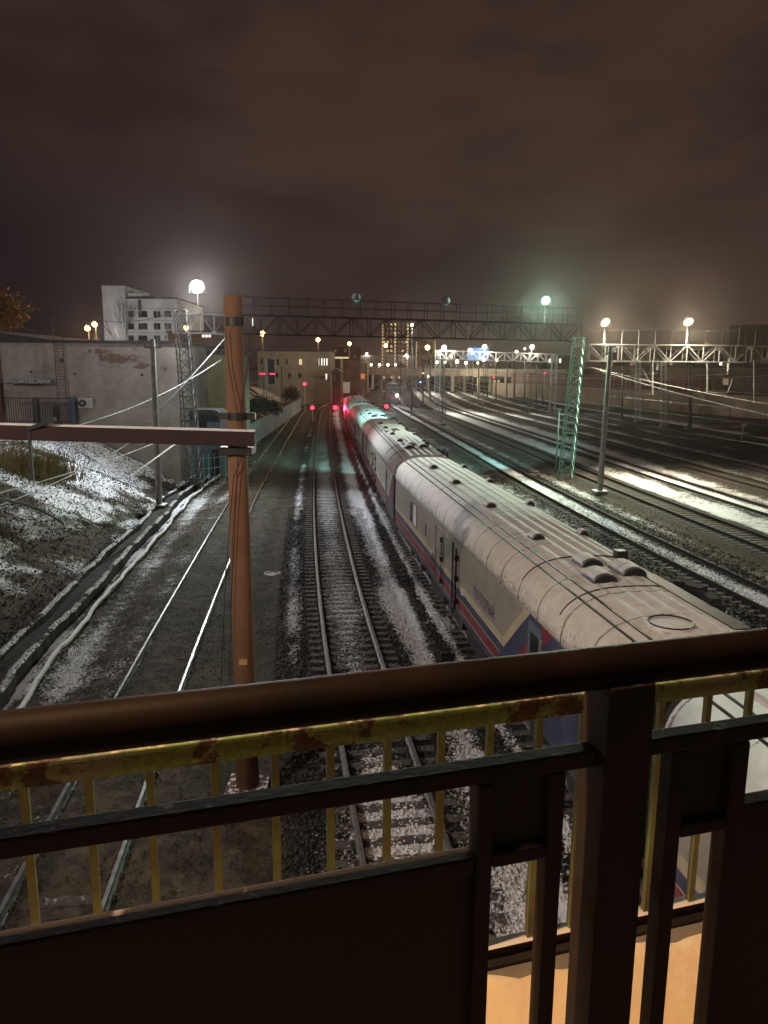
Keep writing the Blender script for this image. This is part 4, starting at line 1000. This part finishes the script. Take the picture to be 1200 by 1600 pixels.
# small hut and green steel railings at the trackside
hb = V(322, 735, 61.5); t = empty('trackside_hut', (hb.x, 61.5, -.3), 'small dark trackside hut with a snowy roof edge below the yellow building', 'hut')
hz = V(322, 650, 61.5).z+.3
MB().bb(-1.3, 1.3, 0, 2.5, 0, hz).build('wall', 'bluegrey', t); MB().prism([(-1.7, hz+.002), (-1.7, hz+.12), (-.9, hz+.5), (.9, hz+.5), (1.7, hz+.12), (1.7, hz+.002)], -.3, 2.8).build('roof', 'roofing', t)
MB().bb(-.7, .2, -.04, .02, hz-1.3, hz-.3).build('window', 'darkwin', t); MB().bb(.5, 1.1, -.03, .02, .1, 2.2).build('door', 'dark_steel', t)
rb_ = G(303, 752, 0); t = empty('steel_railing', (rb_.x, rb_.y, -.3), 'pale green steel railing around the trackside hut', 'railing')
mb = MB(); e_ = V(357, 730, rb_.y+4)-t.location
pts = [(0, 0), (1.1, .2), (2.1, 1.6), (e_.x-.3, 4.2)]
for z in (.55, 1.25, 2.0):
    for (a, b), (c_, d_) in zip(pts, pts[1:]): mb.bar((a, b, z), (c_, d_, z), .05)
for i in range(len(pts)-1):
    for k in range(3): a = Vector((*pts[i], 0)).lerp(Vector((*pts[i+1], 0)), k/3); mb.bar(a, a+Vector((0, 0, 2.3)), .05)
mb.build('bars', 'green_steel', t)
# abandoned block
t, at, wd, ht = building('abandoned_block', 'derelict pale multi-storey block with dark empty windows, lit white', 112, 197, 276, 467, 16, 'panelwhite', -.4)
x0, z1 = at(161, 447); x1, _ = at(197, 447); MB().bb(x0, x1-.02, -.6, 14, 0, z1).build('stair_tower', 'panelwhite', t)
x2, z2 = at(198, 458); x3, _ = at(232, 458); MB().bb(x2, x3, .4, 12, ht+.3, z2).build('attic', 'panelwhite', t)
mb = MB()
for k in range(16): x = x0+(x3-x0)*k/15; mb.bar((x, .3, (z1 if x < x1 else z2)), (x, .3, (z1 if x < x1 else z2)+random.uniform(.2, .5)), .12)
mb.build('parapet_stub', 'concrete', t)
for py in (486, 505, 524):
    for px, wpx in ((200, 10), (216, 15), (240, 11), (257, 11)): win(t, at, px, py, px+wpx, py+10, 'darkwin', 'panelwhite', px in (240, 257))
MB().bb(*[at(217, 500)[0], at(222, 500)[0]], -.04, .01, at(217, 490)[1], at(217, 468)[1]).build('stain_panel', 'browndark', t)
for py in (481, 500, 519): x0_, z_ = at(198, py); MB().bb(x0_, wd/2, -.03, .005, z_-.06, z_+.02).build('ledge', 'concrete', t)
# pale office building
t, at, wd, ht = building('office_building', 'pale two-storey office building with a few warm lit windows at the end of the fence', 180, 402, 515, 549, 18, 'plaster', -.4)
for px in (497, 502, 506, 510): win(t, at, px, 560, px+1.6, 571, 'win_white', sub=False)
win(t, at, 467, 561, 472, 570, 'win_warm', sub=False); win(t, at, 509, 584, 511, 593, 'win_white', sub=False)
for px in (450, 466, 430): win(t, at, px, 583, px+5, 592, 'darkwin')
for px in (408, 418, 432, 446): win(t, at, px, 561, px+4, 570, 'darkwin')
for px in (495, 500, 504): win(t, at, px, 588, px+2, 592, 'darkwin', sub=False)
mb = MB(); x0, z0 = at(402, 590); mb.bb(-wd/2, wd/2, -.1, .0, z0-.1, z0+.06); mb.build('string_course', 'frame', t)
# street end behind
t, at, wd, ht = building('pink_lit_kiosk', 'small building with a pinkish lit storey and a bright roof edge beyond the office', 210, 513, 532, 560, 12, 'browndark', -.4)
win(t, at, 515, 562, 523, 577, 'win_pink'); x0, z0 = at(514, 559); x1, _ = at(545, 559); MB().bb(x0, x1, -.5, -.2, z0-.2, z0+.25).build('light_strip', 'win_warm', t)
t, at, wd, ht = building('gatehouse', 'dark small gatehouse with pitched roof beyond the red signals', 175, 519, 531, 583, 6, 'dark_concrete', -.4)
MB().prism([(-wd/2-.5, ht+.23), (0, ht+1.1), (wd/2+.5, ht+.23)], -.4, 6.3).build('pitched_roof', 'roofing', t); win(t, at, 521, 587, 524, 594); 
t, at, wd, ht = building('orange_brick_building', 'orange-brown brick building with one glowing window, left of the road bridge', 250, 531, 574, 563, 20, 'orangebrick', -.4)
win(t, at, 563, 584, 570, 592, em('orange_lit', (1, .25, .05), .9)); win(t, at, 541, 570, 545, 577); win(t, at, 550, 570, 554, 577)
b = V(541, 612, 176); t = empty('white_cabinet', (b.x, b.y, b.z), 'white trackside cabinet beside the gatehouse', 'cabinet'); MB().bb(-.75, .75, 0, .8, -.3, 2.0).build('casing', 'white_paint', t, bevel=.04); MB().bb(-.8, .8, -.05, .85, 2.0, 2.1).build('lid', 'snow', t)
# trackside fence left
fp = [(V(392, 694, 84)), (V(447, 648, 122)), (V(470, 633, 152))]
t = empty('trackside_fence', (fp[0].x, fp[0].y, -.3), 'grey panel fence along the left track, reddened by the signals', 'fence'); o = t.location
mb = MB()
for a, b in zip(fp, fp[1:]):
    n = int((b-a).length/2.6)
    for k in range(n):
        p, q = a.lerp(b, k/n), a.lerp(b, (k+.97)/n); p.z = q.z = 1.0; mb.bar(p, q, .06, 2.4); pp = p.copy(); pp.z = -.3; qq = p.copy(); qq.z = 2.35
        MB().bar(pp, qq, .12).build('fence_post', 'concrete', t, off=o)
mb.build('panels', 'fencegrey', t, off=o)

# ------------------------------------------------------------------ pipe, cable trough
def pathY(dx, z, y0=13, y1=78, st_=1.2, wob=.06):
    return [Vector((float(xp(y))+dx+wob*math.sin(y*1.1)+wob*.6*math.sin(y*2.7+1), y, z+.05*math.sin(y*.9))) for y in np.arange(y0, y1, st_)]
tag(MB().path(pathY(0, -.16, 13, 130, .8, .06), .075, 10).build('insulated_pipe', 'pipe', smooth=True), 'long snow-covered pipe winding along the ground left of the tracks', 'pipe')
t = empty('cable_trough', (float(xp(14))-.6, 14, -.5), 'dark crumbling concrete trough with broken snow lines along its edges, left of the pipe', 'trough'); o = t.location
def rough_path(dx, z, st_=.35, seed=0):
    r = random.Random(seed); out = []
    for y in np.arange(13, 62, st_):
        out.append(Vector((float(xp(y))+dx+.10*math.sin(y*.45+seed)+.03*math.sin(y*1.7+seed)+r.uniform(-.03, .03), y, z+.04*math.sin(y*.6+seed*2)+r.uniform(-.025, .025))))
    return out
for k, dx in enumerate((-.62, -1.55)):
    pp = rough_path(dx, 0, seed=k+1)
    MB().sweep(pp, [(-.08, -.7), (.08, -.7), (.09, .02), (.0, .06), (-.08, .03)]).build('trough_wall', 'dark_concrete', t, off=o)
    r = random.Random(k); i_ = 0
    while i_ < len(pp)-4:
        n_ = r.randint(3, 14); seg = pp[i_:i_+n_]
        if len(seg) > 2: MB().sweep([q+Vector((0, 0, .06)) for q in seg], [(-.10, -.05), (.10, -.05), (.07, .0), (.01, .03), (-.07, .01)]).build('edge_snow', 'patchy_snow', t, off=o)
        i_ += n_+r.randint(0, 5)
MB().sweep(pathY(-1.1, -.25, 13, 60), [(-.40, 0), (.40, 0), (.40, .04), (-.40, .04)]).build('trough_floor', 'soil', t, off=o)

# cables
def cable(name, a, b, sag, r, mt, label, n=14, group='overhead cables'):
    a, b = Vector(a), Vector(b); pts = [a.lerp(b, i/n)-Vector((0, 0, sag*4*(i/n)*(1-i/n))) for i in range(n+1)]
    return tag(MB().path(pts, r, 5).build(name, mt), label, 'cable', group)
cable('cable', V(346, 562, 55), V(110, 668, 44), .5, .035, 'cable_snow', 'snow-crusted sagging cable crossing in front of the brick wall')
cable('cable', V(352, 528, 54), V(250, 640, 48), .1, .045, 'cable', 'thick black stay descending from the gantry end towards the brick wall mast')
cable('cable', V(247, 690, 45), V(-30, 778, 24), .15, .022, 'cable_snow', 'upper white frosted cable slanting over the snowy bank')
cable('cable', V(205, 690, 44), V(-30, 800, 26), .25, .018, 'cable_snow', 'lower white frosted cable slanting over the snowy bank')
cable('cable', V(282, 688, 46), V(203, 745, 38), .0, .05, 'cable_snow', 'short thick frosted stay between the brick wall mast and the gantry leg')
cable('cable', V(96, 816, 30), V(-20, 780, 26), -.25, .045, 'cable', 'thick black hose lying on the snowy bank')
cable('cable', V(0, 478, 60), V(150, 500, 60), .2, .02, 'cable', 'thin black cable over the roof of the brick depot')
cable('cable', V(150, 500, 60), V(290, 480, 58), .5, .02, 'cable', 'thin black cable in front of the derelict block')
cable('cable', V(925, 574, 64), V(1230, 655, 40), .2, .018, 'cable_snow', 'bright wire sloping down from the green lattice leg to the right')
cable('cable', V(925, 574, 64), V(1230, 636, 62), .2, .016, 'cable_snow', 'upper bright wire running right below the truss')
cable('cable', V(760, 620, 120), V(1230, 700, 62), .3, .016, 'galv', 'faint wire low across the dark far tracks')
cable('cable', V(1000, 590, 90), V(1230, 616, 70), .4, .016, 'galv', 'faint wire between the truss hangers')
for i, (f, lab) in enumerate(((xm, 'contact wire over the snowy track left of the coaches'), (xr, 'contact wire over the track right of the coaches'), (off(xr, 5.9), 'contact wire over the dark track behind the concrete mast'))):
    pts = [Vector((float(f(y))-.1, y, 6.45)) for y in np.arange(2.0, 200, 4)]
    if i: tag(MB().path(pts[6:], .008, 4).build('contact_wire', 'cable'), lab, 'wire', 'contact wires')

for i, (dd, lab) in enumerate(((11.4, 'catenary wires above the brightest snow of the yard'), (17.2, 'catenary wires above the dark track beyond the bright snow'), (22.2, 'catenary wires above the second dark track beyond the bright snow'))):
    t = empty('catenary_span', (float(xr(63))+dd, 63, 6.4), lab, 'wires', 'catenary spans over the yard'); o = t.location
    f = off(xr, dd); ya, yb = 63.5, 150
    c_ = [Vector((float(f(y)), y, 6.4)) for y in np.linspace(ya, yb, 15)]
    ms = [Vector((p.x, p.y, 8.1-1.0*(1-abs(2*k/14-1)**2))) for k, p in enumerate(c_)]
    MB().path(c_, .010, 4).build('contact_wire', 'galv', t, off=o); MB().path(ms, .010, 4).build('messenger_wire', 'galv', t, off=o)
    for k in range(1, 14): MB().bar(c_[k], ms[k], .012).build('dropper', 'galv', t, off=o)
    mb = MB().bar(ms[0], ms[0]+Vector((0, 0, 1.2)), .03)
    for q_ in range(4): mb.tube(ms[0]+Vector((0, 0, .3+q_*.14)), ms[0]+Vector((0, 0, .36+q_*.14)), .11, n=10)
    mb.build('insulator', 'concrete', t, off=o)

# ------------------------------------------------------------------ vegetation
def branchy(name, base, h, seed, label, spread=.5, group=None, depth=4, r0=.16):
    r = random.Random(seed); t = empty(name, base, label, 'tree', group); mb = MB(); tips = []
    def grow(p, d, l, rad, k):
        q = p+d*l; mid = p.lerp(q, .5)+Vector((r.uniform(-1, 1), r.uniform(-1, 1), 0))*l*.05
        mb.path([p, mid, q], [rad, rad*.85, rad*.66], 5)
        if k == 0: tips.append(q); return
        for _ in range(r.choice([2, 3, 3])):
            nd = (d+Vector((r.uniform(-1, 1), r.uniform(-1, 1), r.uniform(-.2, .6)))*spread).normalized(); grow(q, nd, l*r.uniform(.6, .8), rad*.62, k-1)
    grow(Vector((0, 0, 0)), Vector((0, 0, 1)), h*.34, r0, depth); mb.build('trunk', 'bark', t); return t, tips
def leaves(t, tips, n, size, mt, rad, seed=1):
    r = np.random.default_rng(seed); T = np.array([tuple(p) for p in tips]); C = T[r.integers(0, len(T), n)]+r.normal(0, rad, (n, 3))
    a = r.normal(0, 1, (n, 3)); a /= np.linalg.norm(a, axis=1)[:, None]; b = np.cross(a, r.normal(0, 1, (n, 3))); b /= np.linalg.norm(b, axis=1)[:, None]
    s = size*(.5+r.random((n, 1))); P = np.stack([C-a*s, C-b*s*.6, C+a*s, C+b*s*.6], 1).reshape(-1, 3)
    me = bpy.data.meshes.new('crown'); fill(me, P, np.arange(n*4).reshape(n, 4)); me.materials.append(MAT[mt]); o_ = bpy.data.objects.new('crown', me); COL.objects.link(o_); o_.parent = t
tb = V(15, 560, 78); t, tips = branchy('autumn_tree', (tb.x-2.5, 78, 1.5), 14, 5, 'tall leafy tree lit orange from below behind the brick depot', .6, depth=5); leaves(t, tips, 9000, .16, 'leaf_autumn', .75)
tb = V(193, 545, 96); branchy('bare_tree', (tb.x, 96, 2), 13.5, 11, 'bare branching tree in front of the derelict block', .42, 'bare trees', 5, .13)
tb = V(167, 545, 100); branchy('bare_tree', (tb.x, 100, 3), 9, 14, 'thin bare sapling at the corner of the derelict block', .3, 'bare trees', 4, .08)
tb = V(110, 545, 80); branchy('bare_tree', (tb.x-6, 80, 5), 7.5, 17, 'small bare bush-like tree above the depot roof', .7, 'bare trees', 4, .08)
for i, (px, py, Y, lab) in enumerate(((12, 742, 41.5, 'clump of tall dry grass on the snowy bank beside the picture edge'), (44, 738, 42, 'clump of tall dry grass next to the beam hanger'), (72, 728, 44, 'small clump of dry grass right of the beam hanger'))):
    p = V(px, py, Y); z = float(terrain(np.array([p.x]), np.array([p.y]))[0]); t = empty('dry_grass_clump', (p.x, p.y, z), lab, 'grass clump', 'dry grass clumps on the bank')
    n = 700; r = np.random.default_rng(i); c = r.normal(0, .75, (n, 2)); hgt = .3+1.2*r.random(n)**1.6; lean = r.normal(0, .35, (n, 2)); w_ = .02
    P = np.empty((n, 4, 3)); P[:, 0] = np.c_[c[:, 0]-w_, c[:, 1], np.full(n, -.3)]; P[:, 1] = np.c_[c[:, 0]+w_, c[:, 1], np.full(n, -.3)]
    P[:, 2] = np.c_[c[:, 0]+lean[:, 0]+w_*.4, c[:, 1]+lean[:, 1], hgt]; P[:, 3] = np.c_[c[:, 0]+lean[:, 0]-w_*.4, c[:, 1]+lean[:, 1], hgt]
    me = bpy.data.meshes.new('blades'); fill(me, P.reshape(-1, 3), np.arange(n*4).reshape(n, 4)); me.materials.append(MAT['drygrass']); o_ = bpy.data.objects.new('blades', me); COL.objects.link(o_); o_.parent = t
for i, (px, py, Y, hgt, lab) in enumerate(((548, 618, 186, 3.5, 'low dark bush right of the gatehouse'), (420, 640, 106, 4.2, 'dark bush behind the trackside fence near the tall signal'), (452, 618, 140, 4.5, 'dark bush at the far end of the trackside fence'), (400, 655, 98, 4.5, 'dark bush behind the trackside fence close to the mast'))):
    p = V(px, py, Y); t, tips = branchy('bush', (p.x, p.y, -.3), hgt, 20+i, lab, .8, 'dark bushes', 4, .07); leaves(t, tips, 2500, .16, 'bush', .4, i)

# ------------------------------------------------------------------ street lamps, distant lamps
def lamp(px, py, Y, label, mt='lamp_orange', r=.28, pole_=True, group='street lamps', base=-.3, energy=0, color=(1, .5, .14), name='street_lamp'):
    p = V(px, py, Y); t = empty(name, (p.x, p.y, base), label, 'lamp', group); z = p.z-base
    MB().tube((0, .25, 0), (0, .25, z+.1), .09, .06, 8).build('pole', 'grey_steel', t)
    m_ = MB().bar((0, .3, z+.12), (0, -.35, z+r*.9+.06), .12, .08); m_.build('lamp_arm', 'grey_steel', t)
    MB().ball((0, -.05, z), r, 12, 8).build('lamp_head', mt, t, smooth=True)
    if energy: light('lamp_light', 'POINT', (p.x, p.y-r-.5, p.z), energy, color, radius=.3)
    return t
lamp(137, 513, 85, 'orange street lamp, lower of the close pair beside the derelict block', r=.26, energy=900)
lamp(148, 507, 88, 'orange street lamp, higher of the close pair beside the derelict block', r=.26, energy=900)
lamp(291, 513, 88, 'dim orange lamp behind the left gantry end', 'lamp_disto', .3)
lamp(410, 521, 140, 'orange street lamp just right of the ochre mast top', r=.42, energy=900)
lamp(497, 531, 170, 'orange street lamp above the pale office building', r=.4, energy=1400)
lamp(546, 537, 215, 'orange street lamp above the orange brick building', r=.45, energy=1400)
lamp(603, 540, 280, 'orange lamp in front of the lit tower block', 'lamp_orange', .6, energy=2000)
lamp(668, 543, 280, 'orange lamp in front of the lower lit block', 'lamp_disto', .85)
lamp(735, 547, 230, 'small orange lamp left of the blue sign', 'lamp_disto', .5)
WL = [(573, 553, 220, .45, 'white lamp on the small gantry left of the tower block', 3000), (635, 555, 220, .5, 'white lamp on the small gantry before the tower block', 3000),
      (694, 543, 150, .62, 'bright yellowish lamp on the far truss gantry, its left end', 16000), (757, 542, 150, .62, 'bright yellowish lamp on the far truss gantry above the blue sign', 16000), (831, 542, 150, .55, 'yellowish lamp on the far truss gantry, its right end', 12000),
      (807, 550, 190, .5, 'warm lamp left of the right truss end', 3000), (644, 508, 136, .36, 'small white lamp on the tall thin mast', 6000),
      (580, 570, 296, .62, 'first white lamp along the road bridge from its dark end', 0), (593, 570, 296, .62, 'second white lamp along the road bridge', 5000), (606, 570, 296, .66, 'third white lamp along the road bridge', 0), (618, 570, 296, .55, 'fourth white lamp along the road bridge', 5000),
      (683, 566, 240, .6, 'round white lamp left of the bright bridge span', 5000), (695, 566, 240, .5, 'round white lamp at the start of the bright bridge span', 0), (705, 557, 245, .5, 'higher round lamp above the bright bridge span', 5000), (714, 565, 260, .8, 'largest round lamp over the bright bridge span', 9000),
      (728, 567, 235, .62, 'round white lamp in front of the bright bridge span', 5000), (747, 567, 245, .5, 'round lamp below the blue sign', 0), (756, 562, 235, .7, 'round lamp right below the blue sign corner', 5000), (776, 563, 235, .62, 'round white lamp at the right end of the bright span', 5000),
      (622, 583, 285, .45, 'small white lamp under the road bridge', 3000), (661, 583, 270, .4, 'small white lamp under the dark bridge span', 3000), (669, 588, 255, .4, 'small low lamp before the bridge piers', 3000), (820, 545, 330, .6, 'faint lamp above the dark red cladding', 0)]
for px, py, Y, r, lab, en in WL: lamp(px, py, Y, lab, 'lamp_dist', r*.72, group='white lamps far in the yard', energy=en*.35, color=(1, .93, .75), name='yard_lamp')
for px, py, Y, lab in ((1152, 616, 150, 'orange glow lamp before the dark brick building'), (1143, 614, 160, 'dim lamp before the dark brick building')): lamp(px, py, Y, lab, 'lamp_disto', .3, group='street lamps')

# far truss gantries
for (pa, pb, Y, h_, lab) in (((684, 560), (866, 566), 150, 1.5, 'far pale truss gantry carrying three yellowish lamps'), ((566, 566), (648, 567), 220, 1.8, 'small far truss gantry before the tower block')):
    a, b = V(*pa, Y), V(*pb, Y); t = empty('far_gantry', ((a.x+b.x)/2, Y, 0), lab, 'gantry'); o = t.location
    mb = MB(); truss(mb, a, b, h_, 1.0, 14, .14); mb.build('truss', 'galv', t, off=o)
    for p in (a, b): mb = MB(); lattice_mast(mb, (p.x, p.y, -.3), p+Vector((0, 0, h_)), 1.1, .9, 12, .1); mb.build('lattice_leg', 'galv', t, off=o)

# road bridge
a, b = V(572, 578, 300), V(800, 590, 262)
t = empty('road_bridge', (a.x, a.y, -.3), 'long road bridge crossing the far end of the yard, lit yellow at one span', 'bridge'); o = t.location
a.z = b.z = 6.1
MB().bar(a+Vector((-25, 4, 0)), b+Vector((20, -3, 0)), 12, 1.5).build('deck', 'wallbeige', t, off=o)
d = (b-a).normalized(); s_ = Vector((-d.y, d.x, 0))
MB().bar(a+Vector((-25, 4, 1.3))-s_*5.9, b+Vector((20, -3, 1.3))-s_*5.9, .1, 1.0).build('parapet', 'concrete', t, off=o)
for k in range(7):
    p = a.lerp(b, k/6)
    for e in (-4, 4): q = p+s_*e; MB().tube((q.x, q.y, -.5), (q.x, q.y, 5.3), .6, n=12).build('pier', 'concrete', t, off=o)
light('under_bridge', 'POINT', (28, 262, 4.2), 2500, (1, .85, .5), radius=.5)
light('bridge_face', 'POINT', (32, 250, 9), 5000, (1, .86, .5), radius=.5)

# towers and far city
def tower(px0, px1, pyt, Y, label, cols, rows, p, mt='browndark', lit=('win_warm', 'win_dim', 'win_dim', 'darkwin'), depth=20, strips=()):
    t, at, wd, ht = building('tower_block', label, Y, px0, px1, pyt, depth, mt, -.5, group='city blocks behind the yard')
    pb = 600
    for m_ in set(lit):
        pass
    r = random.Random(px0)
    cw = (px1-px0)/cols; ch = (pb-pyt)/rows
    for i in range(cols):
        for j in range(rows):
            if r.random() > p: continue
            x0, y0 = px0+cw*(i+.25), pyt+ch*(j+.3)
            (xa, za), (xb, zb2) = at(x0, y0), at(x0+cw*.5, y0+ch*.45)
            MB().bb(xa, xb, -.06, .03, zb2, za).build('window', r.choice(lit), t)
    for px in strips:
        (xa, za), (xb, zb2) = at(px-.5, pyt+3), at(px+.5, 588)
        mb = MB(); n = 16
        for k in range(n): mb.bb(xa, xb, -.12, .02, zb2+(za-zb2)*(k+.2)/n, zb2+(za-zb2)*(k+.75)/n)
        mb.build('light_strip', 'win_warm', t)
    return t
tower(597, 638, 503, 560, 'tall lit tower block with bright vertical window strips behind the gantry', 7, 14, .95, 'orangebrick', ('win_dim', 'win_dim', 'win_dim', 'win_warm'), strips=(597.5, 617.3, 637))
tower(650, 680, 530, 600, 'lower lit block with a string of roof lights right of the tower', 7, 9, .9, 'orangebrick', ('win_dim', 'win_dim', 'darkwin'), strips=(650.5, 679.5))
tower(522, 562, 543, 420, 'distant dark block with two warm window strips above the orange brick building', 8, 6, .25, 'browndark', ('win_warm', 'win_dim'))
tower(740, 800, 565, 460, 'dark wide block behind the blue sign', 10, 4, .25, 'browndark')
tower(856, 900, 556, 380, 'dark block with white shop windows at the left edge of the portal truss', 8, 3, .3, 'browndark', ('win_white', 'win_dim'))
tower(960, 1130, 548, 330, 'long dark block behind the portal truss with sparse lit windows', 22, 4, .10, 'browndark', ('win_white', 'win_dim'))
tower(1166, 1300, 508, 420, 'tall dim purplish block at the right edge behind the truss', 9, 9, .06, 'plaster', ('win_dim', 'win_dim'))
tower(680, 740, 556, 520, 'pale distant block behind the yellowish lamps', 8, 4, .15, 'browndark', ('win_dim',))
t = empty('lit_sign', V(747, 560, 240), 'blue lit advertising panel among the far lamps', 'sign'); MB().bb(-3.2, 3.2, 0, .3, -.6, 3.2).build('sign_face', 'adblue', t, bevel=.1)
for sx in (-2.5, 2.5): MB().bar((sx, .35, -9), (sx, .35, 3), .2).build('sign_leg', 'dark_steel', t)
# right: retaining wall, cladding, dark brick
W0, W1 = G(770, 617, -.3), G(1260, 660, -.3)
t = empty('retaining_wall', (W0.x, W0.y, -.4), 'long beige retaining wall along the far right edge of the yard', 'wall'); o = t.location
for k in range(14):
    p, q = W0.lerp(W1, k/14), W0.lerp(W1, (k+.985)/14); zt2 = 3.4-.0*k
    MB().bar((p.x, p.y, 1.6), (q.x, q.y, 1.6), .5, 4.0).build('wall_panel', 'wallbeige', t, off=o)
d = (W1-W0).normalized(); s_ = Vector((-d.y, d.x, 0)); s_ = s_ if s_.y > 0 else -s_
t = empty('red_cladding_fence', (W0.x, W0.y+4, -.4), 'dark red corrugated cladding rising behind the beige retaining wall', 'fence'); o = t.location
p, q = W0.lerp(W1, .08)+s_*1.5, W0.lerp(W1, .78)+s_*1.5
mb = MB(); n = 110; P = []
for k in range(n+1):
    c_ = p.lerp(q, k/n)+s_*(.12 if k % 2 else 0); P += [(c_.x, c_.y, 0), (c_.x, c_.y, 6.9)]
mb.add(P, [(2*k, 2*k+2, 2*k+3, 2*k+1) for k in range(n)]); c0 = [(x+s_.x*.5, y+s_.y*.5, z) for x, y, z in P]; 
mb.bar((p.x+s_.x*.5, p.y+s_.y*.5, 3.4), (q.x+s_.x*.5, q.y+s_.y*.5, 3.4), .3, 6.8)
mb.build('cladding', 'redwall', t, off=o)
t = empty('dark_brick_range', (q.x, q.y, -.4), 'long dark brown range of sheds behind the right end of the wall', 'building'); o = t.location
p, q2 = W0.lerp(W1, .50)+s_*6, W0.lerp(W1, 1.25)+s_*6
MB().bar((p.x, p.y, 4.2), (q2.x, q2.y, 4.2), 8, 8.6).build('wall', 'browndark', t, off=o); MB().bar((p.x, p.y, 8.7), (q2.x, q2.y, 8.7), 8.6, .3).build('roof', 'roofing', t, off=o)
for k in (.1, .3, .42, .6, .8):
    c_ = p.lerp(q2, k)-s_*4.02; MB().bar(c_+Vector((0, 0, 6-c_.z)), c_+d*1.5+Vector((0, 0, 6-c_.z)), .08, 1.2).build('window', 'win_dim', t, off=o)

# manhole with frost ring in the path
p = G(425, 897, -.35); t = empty('drain_cover', (p.x, p.y, float(terrain(np.array([p.x]), np.array([p.y]))[0])), 'round drain cover ringed with frost in the trodden path', 'drain cover')
MB().path([(.34*math.cos(a)*(1+.1*math.sin(3*a)), .34*math.sin(a)*(1+.08*math.cos(5*a)), .015) for a in [i*math.pi/12 for i in range(25)]], [.035+.02*math.sin(i*.9)+.012*math.sin(i*2.3) for i in range(25)], 6).build('frost_ring', 'snow', t)
MB().tube((0, 0, -.02), (0, 0, .02), .29, n=24).build('lid', 'dark_steel', t)

# ------------------------------------------------------------------ bridge street light (above, out of view) and the orange light behind the depot, with added fills
light('bridge_lamp', 'POINT', (-2.0, .90, 11.4), 1080, (1, .57, .28), radius=.1)
light('near_left_fill', 'SPOT', (-13.4, -2.9, 15.0), 10500, (1, .85, .70), (3.0, 18, 3), 48, .6, .15)  # added neutral fill for the train roofs and near track, no fixture
light('near_right_fill', 'SPOT', (24, 8.6, 14), 4200, (1, .9, .78), (6, 26, 3), 84, .5, .2)  # added pale fill over the near roofs, no lamp stands there
light('bank_fill', 'POINT', (-33, 31, 12), 5200, (1, .87, .80), radius=.2)  # unseen fill added to lift the facades and the bank
light('street_behind_depot', 'POINT', (-38, 73, 8), 200, (1, .5, .12), radius=.3)
light('yard_left_lamp', 'POINT', (-34, 96, 12), 2600, (.93, .97, 1), radius=.3)

# ------------------------------------------------------------------ thin mist added for a bloom-like glow round the lamps
hz_ = MB().bb(-1600, 1600, -80, 4100, -3, 62).build('haze', 'snow'); tag(hz_, kind='stuff')
hm_ = bpy.data.materials.new('lamp_glow_mist'); hm_.use_nodes = True; nt = hm_.node_tree; nt.nodes.clear()
ho = nt.nodes.new('ShaderNodeOutputMaterial'); pv = nt.nodes.new('ShaderNodeVolumePrincipled'); nt.links.new(pv.outputs[0], ho.inputs['Volume'])
pv.inputs['Color'].default_value = (.97, .84, .78, 1); pv.inputs['Density'].default_value = .00015; pv.inputs['Anisotropy'].default_value = .9
hz_.data.materials.clear(); hz_.data.materials.append(hm_)

# ------------------------------------------------------------------ render settings
scene.view_settings.view_transform = 'Standard'; scene.view_settings.look = 'None'; scene.view_settings.exposure = 0; scene.view_settings.gamma = 1
cy = scene.cycles
cy.use_denoising = True; cy.max_bounces = 5; cy.diffuse_bounces = 2; cy.glossy_bounces = 3; cy.transmission_bounces = 2; cy.volume_bounces = 0
cy.sample_clamp_indirect = 4; cy.caustics_reflective = False; cy.caustics_refractive = False
